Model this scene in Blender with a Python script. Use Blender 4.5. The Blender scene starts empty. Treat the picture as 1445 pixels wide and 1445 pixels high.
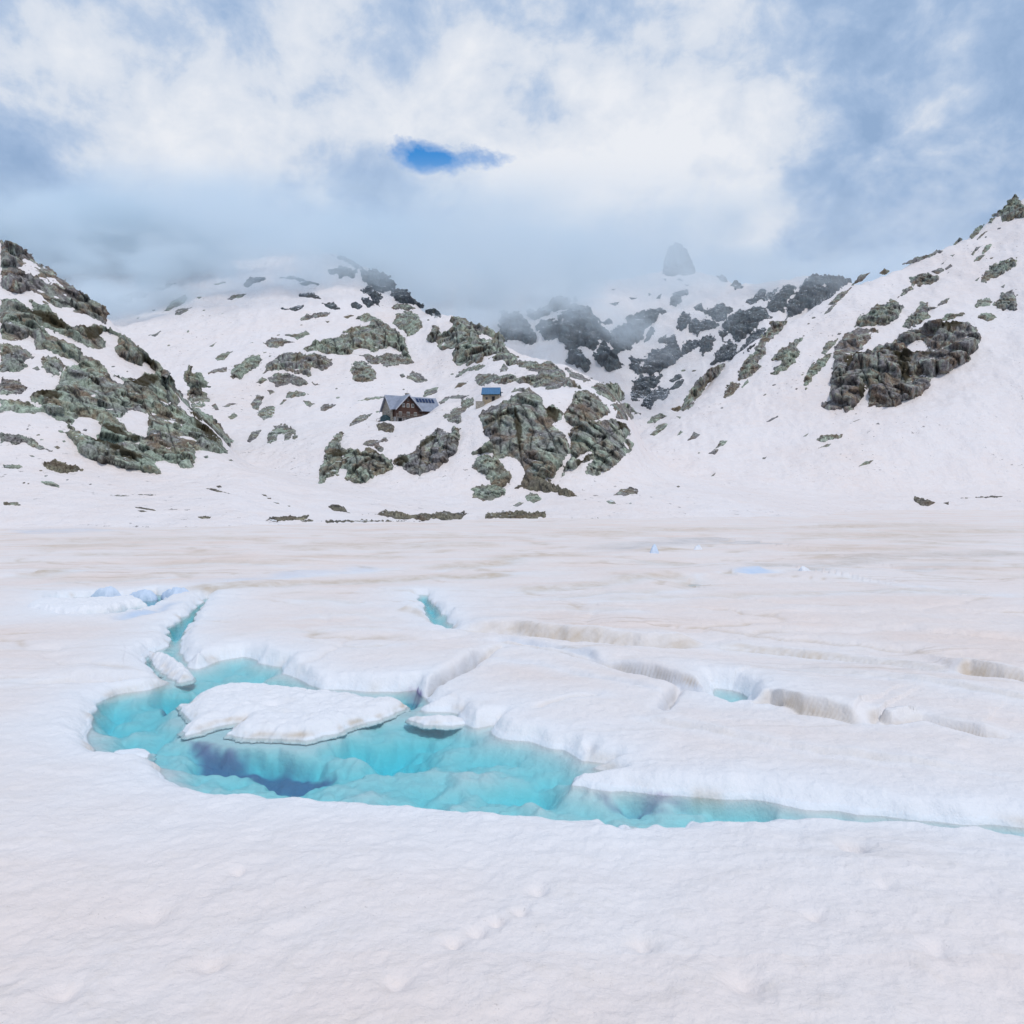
import bpy, math, random
import numpy as np
from mathutils import Vector, Matrix

random.seed(7)
SC = bpy.context.scene
COL = SC.collection
F = 1134.0            # focal length in the picture's own pixels (1445 wide)
YH = 700.0            # horizon row
H = 5.0               # eye height above the lake water
CX = 722.5

# ------------------------------------------------------------------ noise
def _h(ix, iy, iz, seed):
    n = (ix.astype(np.int64) * 374761393 + iy.astype(np.int64) * 668265263
         + iz.astype(np.int64) * 2147483647 + seed * 974711) & 0xFFFFFFFF
    n = ((n ^ (n >> 13)) * 1274126177) & 0xFFFFFFFF
    n = ((n ^ (n >> 16)) * 2246822519) & 0xFFFFFFFF
    n = n ^ (n >> 15)
    return (n & 0xFFFFFF) / float(0x1000000)

def perlin(x, y, z, seed=0):
    x, y, z = np.broadcast_arrays(np.asarray(x, float), np.asarray(y, float), np.asarray(z, float))
    xi, yi, zi = np.floor(x), np.floor(y), np.floor(z)
    xf, yf, zf = x - xi, y - yi, z - zi
    u, v, w = [t * t * t * (t * (t * 6 - 15) + 10) for t in (xf, yf, zf)]
    out = 0
    for dx in (0, 1):
        for dy in (0, 1):
            for dz in (0, 1):
                hsh = _h(xi + dx, yi + dy, zi + dz, seed)
                a = hsh * 6.2831853
                b = (hsh * 97.13) % 1.0 * 2 - 1
                s = np.sqrt(1 - b * b)
                g = np.cos(a) * s * (xf - dx) + np.sin(a) * s * (yf - dy) + b * (zf - dz)
                wx = u if dx else 1 - u
                wy = v if dy else 1 - v
                wz = w if dz else 1 - w
                out = out + g * wx * wy * wz
    return out * 1.6

def fbm(x, y, z, octv=4, seed=0, gain=.5, lac=2.03):
    a, s, out = 1.0, 1.0, 0
    for k in range(octv):
        out = out + a * perlin(x * s, y * s, z * s, seed + k * 17)
        a *= gain
        s *= lac
    return out

def ridged(x, y, z, octv=4, seed=0, gain=.5):
    a, s, out = 1.0, 1.0, 0
    for k in range(octv):
        out = out + a * (1 - 2 * np.abs(perlin(x * s, y * s, z * s, seed + k * 31)))
        a *= gain
        s *= 2.07
    return out

def facets(x, y, z, seed=0, tilt=.9):
    """angular blocks: every cell has its own height and tilt; also how near the joint is"""
    xi, yi, zi = np.floor(x), np.floor(y), np.floor(z)
    best = np.full(x.shape, 9e9)
    sec = np.full(x.shape, 9e9)
    val = np.zeros(x.shape)
    for dx in (-1, 0, 1):
        for dy in (-1, 0, 1):
            for dz in (-1, 0, 1):
                cx, cy, cz = xi + dx, yi + dy, zi + dz
                px = cx + _h(cx, cy, cz, seed)
                py = cy + _h(cx, cy, cz, seed + 1)
                pz = cz + _h(cx, cy, cz, seed + 2)
                d = (x - px) ** 2 + (y - py) ** 2 + (z - pz) ** 2
                h = _h(cx, cy, cz, seed + 3) - .5
                g1 = _h(cx, cy, cz, seed + 4) - .5
                g2 = _h(cx, cy, cz, seed + 5) - .5
                g3 = _h(cx, cy, cz, seed + 6) - .5
                v = h + tilt * (g1 * (x - px) + g2 * (y - py) + g3 * (z - pz))
                m = d < best
                sec = np.where(m, best, np.minimum(sec, d))
                val = np.where(m, v, val)
                best = np.where(m, d, best)
    return val, np.sqrt(sec) - np.sqrt(best)

def sstep(a, b, x):
    t = np.clip((x - a) / (b - a), 0, 1)
    return t * t * (3 - 2 * t)

# ------------------------------------------------------------------ polygons
def sdf(X, Y, polys):
    """signed distance, positive inside (even-odd over all rings)"""
    shp = X.shape
    x, y = X.ravel(), Y.ravel()
    d2 = np.full(x.shape, 1e18)
    ins = np.zeros(x.shape, bool)
    for poly in polys:
        n = len(poly)
        for i in range(n):
            ax, ay = poly[i][:2]
            bx, by = poly[(i + 1) % n][:2]
            ex, ey = bx - ax, by - ay
            L = ex * ex + ey * ey + 1e-12
            t = np.clip(((x - ax) * ex + (y - ay) * ey) / L, 0, 1)
            d2 = np.minimum(d2, (x - ax - t * ex) ** 2 + (y - ay - t * ey) ** 2)
            if ay != by:
                c = (ay > y) != (by > y)
                ins ^= c & (x < ex * (y - ay) / ey + ax)
    d = np.sqrt(d2)
    return np.where(ins, d, -d).reshape(shp)

def line_dist(X, Y, line):
    """distance to an open polyline, and the side (positive = farther from the camera), and the place along it 0..1"""
    x, y = X.ravel(), Y.ravel()
    d2 = np.full(x.shape, 1e18)
    side = np.zeros(x.shape)
    al = np.zeros(x.shape)
    n = len(line) - 1
    for i in range(n):
        ax, ay = line[i][:2]
        bx, by = line[i + 1][:2]
        ex, ey = bx - ax, by - ay
        L = ex * ex + ey * ey + 1e-12
        t = np.clip(((x - ax) * ex + (y - ay) * ey) / L, 0, 1)
        dd = (x - ax - t * ex) ** 2 + (y - ay - t * ey) ** 2
        m = dd < d2
        cr = ex * (y - ay) - ey * (x - ax)
        if ex < 0:
            cr = -cr
        side = np.where(m, np.sign(cr), side)
        al = np.where(m, (i + t) / n, al)
        d2 = np.where(m, dd, d2)
    return (np.sqrt(d2) * side).reshape(X.shape), al.reshape(X.shape)

def at_plane(px, py, z):
    d = (H - z) * F / (py - YH)
    return ((px - CX) / F * d, d)

def at_depth(px, py, d):
    return Vector(((px - CX) / F * d, d, H + (YH - py) / F * d))

# ------------------------------------------------------------------ mesh helpers
def mesh_np(name, V, faces, mat, smooth=True, parent=None, attrs=None):
    """V (n,3) array, faces (m,4) or (m,3) int array"""
    me = bpy.data.meshes.new(name)
    V = np.ascontiguousarray(V, dtype=np.float32)
    faces = np.ascontiguousarray(faces, dtype=np.int32)
    k = faces.shape[1]
    me.vertices.add(len(V))
    me.vertices.foreach_set('co', V.ravel())
    me.loops.add(faces.size)
    me.loops.foreach_set('vertex_index', faces.ravel())
    me.polygons.add(len(faces))
    me.polygons.foreach_set('loop_start', np.arange(0, faces.size, k, dtype=np.int32))
    me.polygons.foreach_set('use_smooth', np.full(len(faces), smooth, dtype=bool))
    me.update(calc_edges=True)
    me.validate()
    for an, av in (attrs or {}).items():
        a = me.attributes.new(an, 'FLOAT', 'POINT')
        a.data.foreach_set('value', np.ascontiguousarray(av, dtype=np.float32).ravel())
    me.materials.append(mat)
    o = bpy.data.objects.new(name, me)
    COL.objects.link(o)
    if parent is not None:
        o.parent = parent
    return o

class MB:
    """collects boxes, prisms and tubes into one mesh"""
    def __init__(self):
        self.v, self.f = [], []
    def poly(self, pts, faces):
        b = len(self.v)
        self.v += [tuple(p) for p in pts]
        self.f += [tuple(b + i for i in f) for f in faces]
        return self
    def box(self, x0, x1, y0, y1, z0, z1):
        return self.poly([(x0, y0, z0), (x1, y0, z0), (x1, y1, z0), (x0, y1, z0),
                          (x0, y0, z1), (x1, y0, z1), (x1, y1, z1), (x0, y1, z1)],
                         [(0, 3, 2, 1), (4, 5, 6, 7), (0, 1, 5, 4), (1, 2, 6, 5), (2, 3, 7, 6), (3, 0, 4, 7)])
    def prism(self, sec, axis, a0, a1):
        """closed section (list of 2-D points) swept along an axis"""
        n = len(sec)
        def P(a, p):
            return {'x': (a, p[0], p[1]), 'y': (p[0], a, p[1]), 'z': (p[0], p[1], a)}[axis]
        pts = [P(a0, p) for p in sec] + [P(a1, p) for p in sec]
        fs = [tuple(range(n))[::-1], tuple(range(n, 2 * n))]
        fs += [(i, (i + 1) % n, n + (i + 1) % n, n + i) for i in range(n)]
        return self.poly(pts, fs)
    def bar(self, a, b, r, n=8):
        a, b = Vector(a), Vector(b)
        d = (b - a).normalized()
        u = d.orthogonal().normalized()
        w = d.cross(u)
        pts = []
        for c in (a, b):
            for i in range(n):
                t = 2 * math.pi * i / n
                pts.append(c + (u * math.cos(t) + w * math.sin(t)) * r)
        fs = [tuple(range(n))[::-1], tuple(range(n, 2 * n))]
        fs += [(i, (i + 1) % n, n + (i + 1) % n, n + i) for i in range(n)]
        return self.poly(pts, fs)
    def build(self, name, mat, parent=None, bevel=0):
        me = bpy.data.meshes.new(name)
        me.from_pydata(self.v, [], self.f)
        import bmesh
        bm = bmesh.new()
        bm.from_mesh(me)
        bmesh.ops.recalc_face_normals(bm, faces=bm.faces)
        if bevel:
            bmesh.ops.bevel(bm, geom=list(bm.edges), offset=bevel, segments=1, affect='EDGES')
        bm.to_mesh(me)
        bm.free()
        me.materials.append(mat)
        o = bpy.data.objects.new(name, me)
        COL.objects.link(o)
        if parent is not None:
            o.parent = parent
        return o

def tag(o, label=None, cat=None, group=None, kind=None):
    if label: o['label'] = label
    if cat: o['category'] = cat
    if group: o['group'] = group
    if kind: o['kind'] = kind
    return o

def empty(name, loc, rz=0):
    o = bpy.data.objects.new(name, None)
    o.location = loc
    o.rotation_euler = (0, 0, rz)
    COL.objects.link(o)
    return o
# ------------------------------------------------------------------ materials
class NT:
    def __init__(self, name):
        self.m = bpy.data.materials.new(name)
        self.m.use_nodes = True
        self.t = self.m.node_tree
        self.t.nodes.clear()
        self.out = self.n('ShaderNodeOutputMaterial')
    def n(self, kind, **kw):
        nd = self.t.nodes.new(kind)
        for k, v in kw.items():
            setattr(nd, k, v)
        return nd
    def l(self, a, b):
        self.t.links.new(a, b)
    def val(self, sock, v):
        if hasattr(v, 'is_output'):
            self.l(v, sock)
        else:
            sock.default_value = v
    def pos(self, scale=(1, 1, 1), rot=(0, 0, 0)):
        g = self.n('ShaderNodeNewGeometry')
        mp = self.n('ShaderNodeMapping')
        mp.inputs['Scale'].default_value = scale
        mp.inputs['Rotation'].default_value = rot
        self.l(g.outputs['Position'], mp.inputs['Vector'])
        return mp.outputs[0]
    def noise(self, vec, scale, detail=4, rough=.55, dist=0):
        nd = self.n('ShaderNodeTexNoise')
        nd.inputs['Scale'].default_value = scale
        nd.inputs['Detail'].default_value = detail
        nd.inputs['Roughness'].default_value = rough
        nd.inputs['Distortion'].default_value = dist
        self.l(vec, nd.inputs['Vector'])
        return nd.outputs['Fac']
    def ramp(self, fac, stops):
        nd = self.n('ShaderNodeValToRGB')
        e = nd.color_ramp.elements
        while len(e) < len(stops):
            e.new(.5)
        for k, (p, c) in enumerate(stops):
            e[k].position = p
            e[k].color = (c, c, c, 1) if isinstance(c, (int, float)) else (*c, 1)
        self.l(fac, nd.inputs[0])
        return nd.outputs[0]
    def mix(self, fac, a, b, mode='MIX'):
        nd = self.n('ShaderNodeMix', data_type='RGBA', blend_type=mode)
        for s, v in ((nd.inputs[0], fac), (nd.inputs[6], a), (nd.inputs[7], b)):
            if hasattr(v, 'is_output'):
                self.l(v, s)
            elif isinstance(v, (int, float)):
                s.default_value = v if s.type == 'VALUE' else (v, v, v, 1)
            else:
                s.default_value = (*v, 1)
        return nd.outputs[2]
    def math(self, op, a, b=None, c=None, clamp=False):
        nd = self.n('ShaderNodeMath', operation=op)
        nd.use_clamp = clamp
        for s, v in zip(nd.inputs, (a, b, c)):
            if v is not None:
                self.val(s, v)
        return nd.outputs[0]
    def attr(self, name):
        nd = self.n('ShaderNodeAttribute', attribute_name=name)
        return nd.outputs['Fac']
    def bump(self, h, strength, dist, prev=None):
        nd = self.n('ShaderNodeBump')
        nd.inputs['Strength'].default_value = strength
        nd.inputs['Distance'].default_value = dist
        self.l(h, nd.inputs['Height'])
        if prev is not None:
            self.l(prev, nd.inputs['Normal'])
        return nd.outputs[0]
    def done(self, color, rough=.7, normal=None, metal=0, spec=.4):
        p = self.n('ShaderNodeBsdfPrincipled')
        for key, v in (('Base Color', color), ('Roughness', rough), ('Metallic', metal), ('Specular IOR Level', spec)):
            s = p.inputs[key]
            if hasattr(v, 'is_output'):
                self.l(v, s)
            elif isinstance(v, tuple):
                s.default_value = (*v, 1)
            else:
                s.default_value = v
        if normal is not None:
            self.l(normal, p.inputs['Normal'])
        self.l(p.outputs[0], self.out.inputs['Surface'])
        return self.m

SNOW = (.80, .755, .76)

def mat_slope_snow():
    t = NT('slope snow')
    p = t.pos()
    n1 = t.noise(p, .016, 5, .6)
    n2 = t.noise(t.pos((.05, .05, .12), (0, .5, .3)), 1.3, 6, .65, .6)
    dust = t.math('MULTIPLY', t.ramp(n1, [(.38, 0), (.68, 1)]), t.ramp(n2, [(.3, .25), (.75, 1)]))
    n5 = t.noise(t.pos((.16, .16, .5), (0, .5, .3)), 1.6, 6, .7, .8)
    c = t.mix(t.math('ADD', t.math('MULTIPLY', dust, .75), t.math('MULTIPLY', t.ramp(n5, [(.45, 0), (.72, 1)]), .5), clamp=True), SNOW, (.78, .68, .645))
    specks = t.math('MULTIPLY', t.ramp(t.noise(p, .5, 3, .7), [(.64, 0), (.68, 1)]), t.ramp(t.noise(p, .03, 3, .6), [(.45, 0), (.6, 1)]))
    c = t.mix(t.math('MULTIPLY', specks, .8), c, (.14, .12, .11))
    b = t.bump(t.noise(p, .14, 6, .6), .8, 2.2)
    b = t.bump(t.noise(t.pos((1, .5, 1)), 1.0, 5, .65), .45, .3, b)
    return t.done(c, .65, b, spec=.25)

def mat_lake_ice():
    t = NT('snow covered lake ice')
    p = t.pos()
    st = t.noise(t.pos((.05, .22, .3), (0, 0, .05)), 1.0, 8, .62, .5)
    big = t.noise(p, .045, 4, .55)
    dust = t.math('MULTIPLY', t.ramp(st, [(.42, 0), (.68, 1)]), t.ramp(big, [(.32, .2), (.62, 1)]))
    c = t.mix(t.math('MULTIPLY', dust, .9), (.815, .735, .710), (.78, .62, .54))
    # thin dirt lines that follow the layers of the melting sheet
    ln = t.noise(t.pos((.03, .30, .3), (0, 0, .04)), 1.0, 6, .55, .6)
    ln = t.math('ABSOLUTE', t.math('SUBTRACT', ln, .5))
    ln = t.math('MULTIPLY', t.ramp(ln, [(0, 1), (.016, 0)]), t.ramp(t.noise(p, .05, 3, .6), [(.48, 0), (.62, 1)]))
    c = t.mix(t.math('MULTIPLY', ln, .75), c, (.52, .40, .31))
    patch = t.ramp(t.noise(p, .16, 5, .6), [(.44, 0), (.62, 1)])
    c = t.mix(t.math('MULTIPLY', patch, .30), c, (.79, .79, .81))
    fine = t.ramp(t.noise(p, 2.6, 6, .72), [(.5, 0), (.78, 1)])
    c = t.mix(t.math('MULTIPLY', fine, .38), c, (.66, .57, .50))
    grit = t.ramp(t.noise(p, 16, 3, .7), [(.655, 0), (.70, 1)])
    gritm = t.ramp(t.noise(p, .7, 3, .6), [(.5, 0), (.7, 1)])
    c = t.mix(t.math('MULTIPLY', t.math('MULTIPLY', grit, gritm), .7), c, (.30, .25, .22))
    # clean wet ice beside and under the water, dirt melted out along the cracks
    c = t.mix(t.attr('wet'), c, (.80, .83, .88))
    dirt = t.math('MULTIPLY', t.attr('dust'), t.ramp(t.noise(p, 1.5, 4, .6), [(.3, .35), (.65, 1)]))
    c = t.mix(dirt, c, (.52, .41, .29))
    c = t.mix(t.attr('blue'), c, (.40, .58, .82))
    c = t.mix(t.math('MULTIPLY', t.attr('deep'), .9), c, (.22, .13, .34))  # dark look of deep water, put into the ice floor colour
    b = t.bump(t.noise(p, 1.3, 5, .6), .6, .14)
    b = t.bump(t.noise(p, 6, 6, .68), .7, .04, b)
    b = t.bump(t.noise(p, 40, 3, .6), .35, .006, b)
    return t.done(c, .6, b, spec=.3)

def mat_rock(name, tint, ledge=1.03):
    t = NT(name)
    oi = t.n('ShaderNodeObjectInfo')
    rnd = oi.outputs['Random']
    p = t.pos()
    sh = t.n('ShaderNodeVectorMath', operation='ADD')
    t.l(p, sh.inputs[0])
    cmb = t.n('ShaderNodeCombineXYZ')
    t.l(t.math('MULTIPLY', rnd, 400.0), cmb.inputs[0])
    t.l(t.math('MULTIPLY', rnd, -230.0), cmb.inputs[2])
    t.l(cmb.outputs[0], sh.inputs[1])
    p = sh.outputs[0]
    pr = t.pos((1, 1, .26), (0, .62, 0))
    n1 = t.noise(p, .085, 6, .62, .4)
    n2 = t.noise(pr, .26, 7, .62, .9)
    n3 = t.noise(p, .8, 5, .65)
    a, g, br, dk = tint
    c = t.mix(t.ramp(t.math('ADD', n1, t.math('MULTIPLY', t.math('SUBTRACT', rnd, .5), .22)), [(.42, 0), (.62, 1)]), a, g)
    c = t.mix(t.math('MULTIPLY', t.ramp(t.noise(p, .14, 6, .65, .6), [(.46, 0), (.60, 1)]), .85), c, br)
    c = t.mix(t.math('MULTIPLY', t.ramp(n2, [(.32, 1), (.47, 0)]), .9), c, dk)
    c = t.mix(t.math('MULTIPLY', t.ramp(n2, [(.52, 0), (.68, 1)]), .7), c, tuple(min(1, v * 1.9) for v in g))
    c = t.mix(t.math('MULTIPLY', t.ramp(n3, [(.32, 1), (.5, 0)]), .5), c, dk)
    n4 = t.noise(t.pos((1, 1, .5), (.2, .6, 0)), 2.2, 5, .7, .4)
    c = t.mix(t.math('MULTIPLY', t.ramp(n4, [(.36, 1), (.5, 0)]), .55), c, dk)
    c = t.mix(t.math('MULTIPLY', t.ramp(n4, [(.55, 0), (.7, 1)]), .4), c, tuple(min(1, v * 1.8) for v in a))
    # joints between the blocks are painted dark like crease shade; then moss patches
    c = t.mix(t.math('MULTIPLY', t.attr('joint'), .9), c, tuple(v * .7 for v in dk))
    c = t.mix(t.math('MULTIPLY', t.attr('moss'), .9), c, (.045, .036, .018))
    # old snow lying on the flat ledges
    g0 = t.n('ShaderNodeNewGeometry')
    sx = t.n('ShaderNodeSeparateXYZ')
    t.l(g0.outputs['True Normal'], sx.inputs[0])
    led = t.math('ADD', sx.outputs['Z'], t.math('MULTIPLY', t.math('SUBTRACT', t.noise(p, .45, 5, .6), .5), .9))
    led = t.math('MULTIPLY', t.math('SUBTRACT', led, ledge, clamp=True), 14, clamp=True)
    c = t.mix(led, c, (.78, .79, .83))
    b = t.bump(n2, .6, .8)
    b = t.bump(n3, .5, .22, b)
    return t.done(c, .9, b, spec=.2)

def mat_plain(name, col, var=.25, scale=3, rough=.8, metal=0, stretch=(1, 1, 1), bump=.2):
    t = NT(name)
    n = t.noise(t.pos(stretch), scale, 5, .6)
    dk = tuple(v * (1 - var) for v in col)
    lt = tuple(min(1, v * (1 + var)) for v in col)
    c = t.mix(t.ramp(n, [(.3, 0), (.7, 1)]), dk, lt)
    return t.done(c, rough, t.bump(n, bump, .05), metal, .4)

def mat_boards(name, col):
    """upright weathered boards"""
    t = NT(name)
    tc = t.n('ShaderNodeTexCoord')
    w = t.n('ShaderNodeTexWave', wave_type='BANDS', bands_direction='X')
    w.inputs['Scale'].default_value = 1.6
    w.inputs['Distortion'].default_value = .6
    t.l(tc.outputs['Object'], w.inputs['Vector'])
    mp = t.n('ShaderNodeMapping')
    mp.inputs['Scale'].default_value = (6, 6, .6)
    t.l(tc.outputs['Object'], mp.inputs['Vector'])
    n = t.noise(mp.outputs[0], 1, 5, .65)
    c = t.mix(t.ramp(n, [(.3, 0), (.7, 1)]), tuple(v * .6 for v in col), tuple(v * 1.35 for v in col))
    c = t.mix(t.math('MULTIPLY', t.ramp(w.outputs['Fac'], [(0, 1), (.18, 0)]), .7), c, tuple(v * .3 for v in col))
    return t.done(c, .8, t.bump(w.outputs['Fac'], .4, .03))

def mat_masonry(name, a, b):
    t = NT(name)
    tc = t.n('ShaderNodeTexCoord')
    v = t.n('ShaderNodeTexVoronoi', feature='F1')
    v.inputs['Scale'].default_value = 2.6
    t.l(tc.outputs['Object'], v.inputs['Vector'])
    e = t.n('ShaderNodeTexVoronoi', feature='DISTANCE_TO_EDGE')
    e.inputs['Scale'].default_value = 2.6
    t.l(tc.outputs['Object'], e.inputs['Vector'])
    sp = t.n('ShaderNodeSeparateColor')
    t.l(v.outputs['Color'], sp.inputs[0])
    c = t.mix(sp.outputs[0], a, b)
    c = t.mix(t.ramp(e.outputs['Distance'], [(.0, 1), (.07, 0)]), c, tuple(x * .45 for x in a))
    return t.done(c, .9, t.bump(e.outputs['Distance'], .6, .06))

def mat_metal_roof(name, col):
    t = NT(name)
    tc = t.n('ShaderNodeTexCoord')
    w = t.n('ShaderNodeTexWave', wave_type='BANDS', bands_direction='X')
    w.inputs['Scale'].default_value = .55
    t.l(tc.outputs['Object'], w.inputs['Vector'])
    n = t.noise(t.pos(), .8, 4, .6)
    c = t.mix(t.ramp(n, [(.3, 0), (.7, 1)]), tuple(v * .8 for v in col), tuple(v * 1.15 for v in col))
    c = t.mix(t.math('MULTIPLY', t.ramp(w.outputs['Fac'], [(.0, 1), (.12, 0)]), .45), c, tuple(v * .5 for v in col))
    return t.done(c, .42, t.bump(w.outputs['Fac'], .4, .04), .25, .5)

def mat_water():
    t = NT('meltwater')
    p = t.pos()
    b = t.bump(t.noise(t.pos((1, 1.6, 1)), 1.6, 5, .55), .10, .05)
    fr = t.n('ShaderNodeFresnel')
    fr.inputs['IOR'].default_value = 1.33
    t.l(b, fr.inputs['Normal'])
    tr = t.n('ShaderNodeBsdfTransparent')
    gl = t.n('ShaderNodeBsdfGlossy')
    gl.inputs['Roughness'].default_value = .06
    t.l(b, gl.inputs['Normal'])
    mx = t.n('ShaderNodeMixShader')
    t.l(t.math('MULTIPLY', fr.outputs[0], .9), mx.inputs[0])
    t.l(tr.outputs[0], mx.inputs[1])
    t.l(gl.outputs[0], mx.inputs[2])
    t.l(mx.outputs[0], t.out.inputs['Surface'])
    va = t.n('ShaderNodeVolumeAbsorption')
    va.inputs['Color'].default_value = (.05, .905, .955, 1)
    va.inputs['Density'].default_value = 1.0
    t.l(va.outputs[0], t.out.inputs['Volume'])
    return t.m

M_SLOPE = mat_slope_snow()
M_ICE = mat_lake_ice()
GREY, GREEN, BROWN, DARK = (.275, .262, .268), (.330, .390, .312), (.225, .160, .100), (.032, .031, .034)
M_ROCK = mat_rock('lichened rock', (GREY, GREEN, BROWN, DARK))
M_ROCKB = mat_rock('brown and grey rock', ((.265, .246, .248), (.300, .350, .282), (.232, .155, .096), (.030, .029, .032)))
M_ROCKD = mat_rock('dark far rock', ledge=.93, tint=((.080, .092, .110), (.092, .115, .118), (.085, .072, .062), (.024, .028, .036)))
M_BANK = mat_rock('wet shore stones', ((.17, .15, .13), (.22, .205, .145), (.15, .11, .075), (.035, .034, .036)))
M_WATER = mat_water()
# ------------------------------------------------------------------ terrain: four hills round the lake, one sheet
PX = np.arange(-420, 1881, 2.0)
DR = [96.0]
while DR[-1] < 1300:
    DR.append(DR[-1] * 1.0048)
DR = np.array(DR)
U = (PX - CX) / F

def gsm(a, s, axis):
    r = int(s * 3) + 1
    k = np.exp(-.5 * (np.arange(-r, r + 1) / s) ** 2)
    k /= k.sum()
    pad = [(0, 0)] * a.ndim
    pad[axis] = (r, r)
    b = np.pad(a, pad, mode='edge')
    return np.apply_along_axis(lambda v: np.convolve(v, k, 'valid'), axis, b)

def hill(lines, sm_px=6, sm_d=4, back=.8):
    """lines: contour lines, near to far, each a list of (px, py, d)"""
    D, Z = [], []
    for ln in lines:
        ln = sorted(ln)
        xs = [q[0] for q in ln]
        d = np.interp(PX, xs, [q[2] for q in ln])
        z = np.interp(PX, xs, [H + (YH - q[1]) / F * q[2] for q in ln])
        D.append(gsm(d, sm_px, 0))
        Z.append(gsm(z, sm_px, 0))
    D, Z = np.array(D), np.array(Z)
    out = np.zeros((len(DR), len(PX)))
    for c in range(len(PX)):
        d, z = D[:, c], Z[:, c]
        d = np.maximum.accumulate(d + np.arange(len(d)) * .5)
        dd = np.concatenate([[d[0] - 560], d, [d[-1] + 300]])
        zz = np.concatenate([[z[0] - 140], z, [z[-1] - 300 * back]])
        out[:, c] = np.interp(DR, dd, zz)
    return gsm(out, sm_d, 0)

HL = hill([
    [(-500, 752, 115), (330, 748, 120), (420, 760, 125)],
    [(-500, 640, 152), (23, 652, 152), (100, 660, 155), (160, 668, 158), (230, 672, 160), (300, 668, 166), (325, 662, 168), (345, 668, 168), (370, 674, 168), (400, 682, 168), (450, 694, 170), (520, 710, 170), (620, 745, 170), (700, 790, 170)],
    [(-500, 430, 200), (23, 520, 200), (100, 545, 200), (150, 562, 200), (230, 598, 198), (265, 612, 196), (300, 625, 193), (325, 645, 192), (345, 660, 190), (370, 670, 190), (400, 680, 190), (450, 698, 190), (520, 722, 190), (620, 765, 190), (700, 830, 190)],
    [(-500, 60, 300), (-200, 215, 280), (23, 345, 270), (60, 370, 268), (100, 401, 264), (135, 432, 261), (155, 448, 259), (185, 474, 254), (215, 507, 246), (240, 542, 240),
     (265, 574, 232), (285, 593, 228), (300, 603, 224), (325, 632, 217), (338, 648, 213), (360, 666, 212), (400, 684, 210), (450, 706, 208), (520, 735, 206), (620, 790, 205), (700, 870, 205)],
], 5, 3, .9)
HM = hill([
    [(-500, 742, 165), (300, 737, 165), (900, 734, 165), (960, 745, 165)],
    [(-500, 690, 198), (200, 690, 198), (450, 692, 196), (550, 690, 196), (650, 697, 192), (700, 706, 190), (760, 701, 190), (830, 690, 192), (880, 690, 196), (915, 691, 198), (960, 694, 200), (1020, 700, 200), (1100, 712, 200), (1250, 740, 200), (1400, 780, 200)],
    [(-500, 640, 240), (250, 640, 240), (350, 640, 240), (440, 628, 232), (500, 622, 226), (550, 622, 226), (600, 608, 230), (640, 598, 232), (690, 572, 232), (730, 555, 233), (780, 560, 235),
     (830, 560, 238), (865, 580, 240), (893, 612, 242), (903, 640, 244), (925, 662, 246), (960, 676, 246), (1020, 690, 246), (1100, 704, 246), (1250, 740, 246), (1400, 790, 246)],
    [(-500, 560, 340), (250, 560, 340), (350, 575, 330), (450, 582, 312), (550, 594, 294), (600, 588, 294), (650, 576, 284), (690, 566, 258), (730, 550, 262), (800, 538, 290), (850, 543, 300), (885, 575, 300),
     (902, 615, 300), (925, 645, 300), (960, 668, 300), (1020, 692, 300), (1100, 715, 300), (1250, 770, 300)],
    [(-500, 480, 450), (250, 480, 450), (350, 490, 430), (450, 500, 410), (550, 515, 400), (600, 530, 390), (650, 522, 376), (700, 516, 340), (750, 513, 330), (800, 516, 330), (850, 545, 320), (885, 580, 320),
     (905, 650, 320), (930, 740, 320)],
    [(-500, 430, 560), (170, 450, 560), (250, 432, 560), (350, 425, 555), (450, 420, 550), (520, 430, 540), (560, 450, 520), (600, 456, 480), (650, 457, 450), (700, 478, 430), (720, 496, 415), (780, 516, 380),
     (850, 547, 345), (885, 583, 335), (905, 660, 335), (930, 760, 335)],
    [(-500, 340, 720), (170, 372, 720), (250, 362, 720), (350, 345, 720), (450, 345, 700), (480, 354, 680), (520, 376, 640), (560, 404, 600), (585, 424, 565), (600, 435, 540), (650, 453, 480), (700, 475, 450), (720, 494, 430),
     (780, 515, 400), (850, 546, 360), (885, 583, 345), (905, 670, 345), (930, 780, 345)],
], 5, 3, .7)
HR = hill([
    [(800, 740, 262), (880, 722, 270), (1650, 722, 270), (1900, 722, 270)],
    [(800, 745, 300), (880, 694, 302), (1000, 694, 302), (1200, 696, 302), (1422, 692, 302), (1900, 690, 302)],
    [(800, 745, 350), (870, 655, 352), (900, 648, 352), (960, 645, 352), (1000, 640, 352), (1100, 626, 352), (1200, 608, 350), (1300, 588, 350), (1422, 560, 350), (1650, 510, 350), (1900, 460, 350)],
    [(800, 740, 400), (870, 648, 398), (900, 625, 400), (960, 590, 410), (1000, 568, 412), (1060, 540, 415), (1100, 525, 418), (1150, 508, 420), (1200, 492, 422), (1300, 470, 424), (1422, 430, 428), (1650, 330, 430), (1900, 250, 430)],
    [(800, 740, 430), (870, 636, 425), (900, 612, 430), (925, 594, 440), (960, 572, 450), (990, 545, 456), (1022, 510, 464), (1065, 478, 472), (1110, 449, 482), (1160, 424, 492), (1200, 400, 500), (1242, 383, 506), (1290, 368, 512),
     (1350, 338, 520), (1380, 318, 526), (1422, 287, 534), (1650, 120, 560), (1900, 0, 580)],
], 5, 3, .7)
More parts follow.
